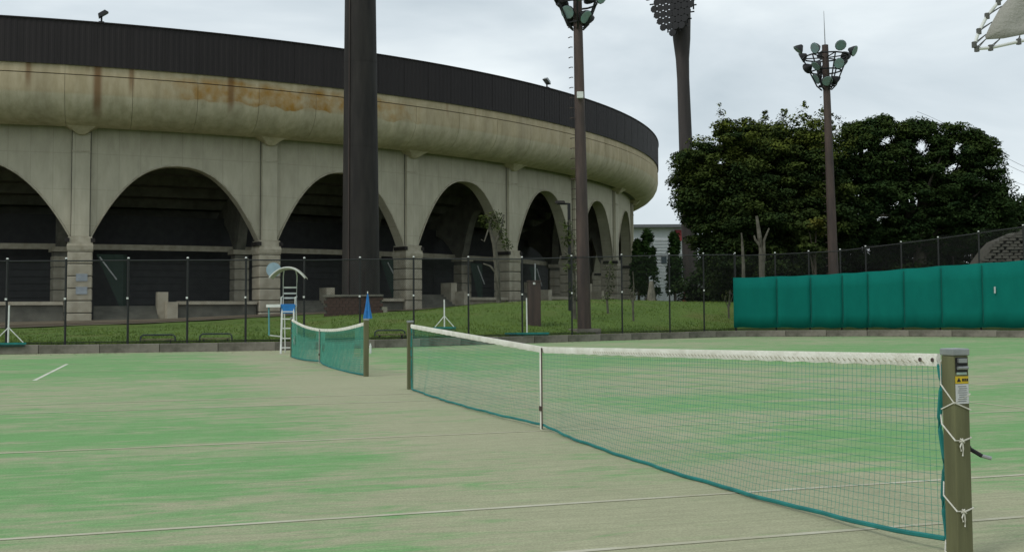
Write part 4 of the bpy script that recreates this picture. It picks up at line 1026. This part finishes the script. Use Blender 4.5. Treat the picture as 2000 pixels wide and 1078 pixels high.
gv = []
for i in range(900):
    px = random.uniform(-20, 2050); k = kerb_at(px); d_ = random.random()**2*1.6; y = k.y-.02-d_; x = k.x/k.y*y+random.uniform(-.1, .1); q = random.uniform(0, 6.28); r_ = random.uniform(.015, .04)
    for w_ in (0, 2.2, 4.2): gv.append((x+r_*math.cos(q+w_), y+r_*math.sin(q+w_), .006+random.random()*.015))
gv = np.array(gv); fl = np_mesh('fallen_leaves', gv, np.arange(len(gv)).reshape(-1, 3), mat('dead_leaf', (.10, .06, .03), .9, (.05, .035, .02), 3)); fl['kind'] = 'stuff'

# ------------------------------------------------------------------ rubble bank at right behind the fence
t = thing('stone_wall', 'grey brown dry stone retaining wall at the right edge behind the fence', 'wall', at(1960, 56)); o = t.location.copy(); st0 = None
bank = mat('dry_stone', (.06, .055, .045), .95, (.07, .065, .05), 2.5, .6, 10)
zt_of = lambda px: dp(px, float(np.interp(px, [1880, 1915, 1950, 2000, 2100], [560, 515, 468, 447, 436])), 56).z
g = MB(); q0 = dp(1850, 600, 56.4); rows = []
for px in range(1850, 2120, 15):
    q = dp(px, 600, 56.5); rows.append([(q.x, q.y, .5), (q.x, q.y, zt_of(px)-.1), (q.x, q.y+1.5, zt_of(px)-.1), (q.x, q.y+1.5, .5)])
g.prism(None, rows); g.build('wall_core', bank, t, o)
for r in range(26):
    for c in range(16):
        px = 1852+c*16+(8 if r % 2 else 0)+random.uniform(-2, 2); q = dp(px, 600, 56.3); z = 2.6+r*.15
        if z > zt_of(px)-.05: continue
        if st0 is None: g = MB(); g.box((0, 0, 0), (.40, .3, .13), taper=.85); st0 = g.build('stone', mat('dark_stone', (.085, .08, .066), .95, (.045, .042, .035), 3, .6, 10), t, bevel=.02); ob = st0
        else: ob = inst(st0, 'stone', t, (0, 0, 0))
        ob.location = Vector((q.x, q.y-random.uniform(0, .08), z))-o; ob.scale = (random.uniform(.75, 1.05), 1, random.uniform(.8, 1.05)); ob.rotation_euler = (0, random.uniform(-.05, .05), random.uniform(-.1, .1))

# ------------------------------------------------------------------ pale building, vehicles and small things beyond the lawn
Yb = 150
x0, x1 = dp(1180, 500, Yb).x, dp(1334, 500, Yb).x; zt = dp(1290, 445, Yb).z; zt2 = dp(1290, 452, Yb).z
bl = thing('building', 'pale flat roofed building beyond the lawn between stadium and trees', 'building', (x0, Yb, 0)); o = bl.location.copy()
pw = mat('pale_wall', (.68, .71, .71), .7, (.60, .63, .64), .4)
g = MB(); g.box(((x0+x1)/2, Yb+6, zt/2), (x1-x0, 12, zt)); g.build('wall', pw, bl, o)
g = MB(); g.box(((x0+x1)/2, Yb+5.7, zt+.2), (x1-x0+1.0, 13.4, .4)); g.build('roof', mat('roof_edge', (.16, .17, .18), .6), bl, o)
sl = None
for k in range(22):
    z = 1.8+k*.42
    if z > zt-1.4: break
    if sl is None: g = MB(); g.box((0, 0, 0), (x1-x0-.3, .14, .22)); sl = g.build('louvre', mat('louvre_grey', (.50, .53, .54), .6), bl); ob = sl
    else: ob = inst(sl, 'louvre', bl, (0, 0, 0))
    ob.location = ((x1-x0)/2, -.08, z)
g = MB(); g.box((dp(1325, 500, Yb).x, Yb-.25, dp(1325, 460, Yb).z), (.95, .3, 1.5)); g.build('red_sign', red_m, bl, o)
for px in (1296, 1310): 
    g = MB(); g.box((dp(px, 500, Yb).x, Yb-.2, dp(px, 508, Yb).z), (.7, .12, .9)); g.build('window', mat('dark_glass', (.06, .08, .09), .15), bl, o)
# stone marker
p = at(1273, 70); t = thing('stone_marker', 'rough pale upright stone marker on the lawn crest before the conifers', 'stone marker', p)
g = MB(); rows = []
for z, a_, b_ in ((-.2, .30, .2), (.15, .32, .22), (.5, .27, .18), (.85, .2, .15), (1.15, .15, .12), (1.3, .09, .08)):
    rows.append([(a_*math.cos(q)+random.uniform(-.03, .03), b_*math.sin(q), z) for q in np.linspace(0, 6.28, 9)[:-1]])
g.prism(None, rows); g.build('stone', stone_m, t, bevel=.02)
g = MB(); g.box((.0, 0, -.02), (.9, .55, .16)); g.build('plinth', conc_pale, t)
# parked white car beyond
def car(px, Y, label, paint, rz=0):
    p = at(px, Y); t = thing('parked_car', label, 'car', p, rz)
    g = MB(); prof = [(-2.0, .35), (-2.05, .75), (-1.85, .95), (-1.35, 1.0), (-.75, 1.46), (.75, 1.50), (1.45, 1.02), (1.95, .92), (2.08, .7), (2.05, .35)]
    rows = [[(x, y, z) for x, z in prof] for y in (-.82, .82)]; g.prism(None, rows); g.build('body', paint, t, bevel=.06)
    gm = mat('car_glass', (.03, .04, .045), .1)
    g = MB(); 
    for y in (-.835, .835): g.poly([(-1.2, y, 1.0), (1.2, y, 1.02), (.7, y, 1.4), (-.7, y, 1.38)], [(0, 1, 2, 3)])
    for x in (-1.3, 1.3):
        for y in (-.8, .8):
            g = MB(); g.tube([(x, y-.1, .32), (x, y+.1, .32)], .32, 14); wv = g.build('wheel', black_m, t)
            g = MB(); g.tube([(x, y-.115, .32), (x, y+.115, .32)], .17, 10); g.build('hub_cap', grey_metal, wv)
    return t
car(1300, 112, 'white parked car seen low between the two conifers', mat('car_white', (.62, .64, .65), .35), R_(3))
# signboards under the trees
for px, Y, c, lb in ((1344, 92, (.16, .16, .15), 'low grey signboard left of the far tower foot'), (1374, 90, (.13, .15, .14), 'low grey signboard right of the far tower foot')):
    p = at(px, Y); t = thing('signboard', lb, 'signboard', p, 0, 'grey signboards under the trees'); zt = dp(px, 546, Y).z-p.z
    g = MB(); g.box((0, 0, zt-.45), (.78, .05, .85)); g.build('board', mat('board_%d' % px, c, .7), t)
    for s in (-1, 1): g = MB(); g.tube([(s*.3, .04, 0), (s*.3, .04, zt)], .03, 5); g.build('leg', grey_metal, t)
# traffic cone
p = at(1337, 88); t = thing('traffic_cone', 'small red traffic cone beside the left signboard', 'traffic cone', p)
zt = .85; g = MB(); g.tube([(0, 0, .04), (0, 0, zt)], [.17, .03], 12); g.build('cone', red_m, t)
g = MB(); g.box((0, 0, .02), (.42, .42, .05)); g.build('base', black_m, t)
# person in red beyond the lawn
def person(px, Y, label, topm, htm, rz):
    p = at(px, Y); t = thing('person', label, 'person', p, rz)
    J = [(0, 0, .95), (0, .0, 1.2), (0, 0.02, 1.42), (0, .02, 1.53), (0, .0, 1.66), (-.19, .02, 1.40), (-.24, .03, 1.13), (-.22, -.08, .90), (.19, .02, 1.40), (.24, .03, 1.13), (.22, -.08, .90),
         (-.1, 0, .90), (-.11, -.03, .50), (-.11, .05, .08), (-.11, -.10, .04), (.1, 0, .90), (.11, .05, .50), (.11, .12, .08), (.11, -.03, .04)]
    Ed = [(0, 1), (1, 2), (2, 3), (3, 4), (2, 5), (5, 6), (6, 7), (2, 8), (8, 9), (9, 10), (0, 11), (11, 12), (12, 13), (13, 14), (0, 15), (15, 16), (16, 17), (17, 18)]
    Rd = [.15, .145, .15, .055, .10, .06, .045, .035, .06, .045, .035, .10, .07, .045, .04, .10, .07, .045, .04]
    me = bpy.data.meshes.new('body'); me.from_pydata(J, Ed, []); me.materials.append(mat('dark_trousers', (.04, .045, .06), .9)); ob = bpy.data.objects.new('body', me); COL.objects.link(ob); ob.parent = t
    s = ob.modifiers.new('skin', 'SKIN'); ss = ob.modifiers.new('sub', 'SUBSURF'); ss.levels = 1; ss.render_levels = 1
    for v, r in zip(me.skin_vertices[0].data, Rd): v.radius = (r, r*.8)
    me.skin_vertices[0].data[0].use_root = True
    g = MB(); rows = []
    for z, a_, b_ in ((.82, .24, .16), (1.0, .25, .17), (1.25, .25, .17), (1.44, .23, .14), (1.50, .09, .08)): rows.append([(a_*math.cos(q), b_*math.sin(q), z) for q in np.linspace(0, 6.283, 13)[:-1]])
    g.prism(None, rows)
    for sx_ in (-1, 1): g.tube([(sx_*.19, .02, 1.40), (sx_*.25, .03, 1.13), (sx_*.23, -.08, .93)], [.085, .07, .055], 8)
    shade_auto(g.build('jacket', topm, t), 70)
    g = MB(); rows = []
    for z, r in ((1.54, .05), (1.60, .09), (1.68, .105), (1.76, .085), (1.80, .03)): rows.append([(r*math.cos(q), r*1.1*math.sin(q), z) for q in np.linspace(0, 6.283, 11)[:-1]])
    g.prism(None, rows); shade_auto(g.build('hat', htm, t), 80)
    return t
person(1395, 93, 'person in a red jacket and pale hat standing under the trees', red_m, mat('pale_cloth', (.5, .48, .44), .9), R_(200))

# ------------------------------------------------------------------ shade canopy reaching in at the top right
D = 4.6
def c3(px, py, dd=0): return dp(px, py, D+dd)
t = thing('shade_canopy', 'grey shade canopy laced to a white pipe frame, cut by the top right corner', 'shade canopy', (dp(2250, 600, D).x, D+.3, 0)); o = t.location.copy()
g = MB(); fr_pts = [c3(2420, 40, .5), c3(2200, 50, .2), c3(2060, 66), c3(1990, 82), c3(1935, 94), c3(1908, 96), c3(1903, 88), c3(1912, 62), c3(1928, 32), c3(1950, 5), c3(1985, -30), c3(2060, -80), c3(2200, -130, .3), c3(2420, -150, .6)]
g.tube(fr_pts, .0068, 8); shade_auto(g.build('pipe_frame', white_p, t, o), 70)
g = MB()
inn = [c3(2420, 20, .5), c3(2200, 32, .2), c3(2060, 52), c3(2000, 68), c3(1960, 76), c3(1926, 78), c3(1924, 72), c3(1934, 50), c3(1952, 18), c3(1975, -8), c3(2010, -35), c3(2080, -70), c3(2200, -115, .3), c3(2420, -130, .6)]
cen = c3(2150, -20, .12); outl = inn; cl = [cen]+outl
rows = []
for f in (1, .8, .55, .25): rows.append([cen.lerp(p_, f)+Vector((0, -.05*(1-f*f), 0)) for p_ in outl])
g.grid(rows, False); cl_o = g.build('shade_cloth', mat('grey_mesh_cloth', (.37, .36, .32), .9, (.31, .30, .27), 9, .3, 90), t, o); shade_auto(cl_o, 80); cl_o.modifiers.new('s', 'SOLIDIFY').thickness = .004
g = MB()
for i in range(1, len(fr_pts)-2):
    for f in (0,):
        a_ = fr_pts[i].lerp(fr_pts[i+1], f); b_ = inn[i].lerp(inn[i+1], f+.2)
        g.tube([a_+Vector((0, -.01, 0)), b_, a_+Vector((0, .01, .006))], .0022, 4); g.tube([a_+Vector((0, 0, -.012)), a_+Vector((0, 0, .012))], .011, 5)
g.build('lacing', mat('dark_lace', (.12, .12, .11), .9), t, o, kind='stuff')
g = MB(); pp = c3(2420, 40, .5); g.tube([Vector((pp.x, pp.y, 0)), pp, c3(2420, -150, .6)], .022, 10); g.build('post', white_p, t, o)

# overhead cables
for k, (ya, yb_, lb) in enumerate(((285, 345, 'uppermost'), (300, 352, 'middle'), (330, 368, 'lowest'))):
    a_, b_ = dp(1905, ya-10, 130), dp(2150, yb_+34, 110); g = MB()
    g.tube([a_.lerp(b_, u)-Vector((0, 0, .6*math.sin(u*math.pi))) for u in np.linspace(-.6, 1, 14)], .02, 4)
    tag(g.build('power_cable', black_m), lb+' thin overhead cable sloping down right beyond the trees', 'power cable', 'overhead cables at right')
# the shade canopy, cables and all other things end here
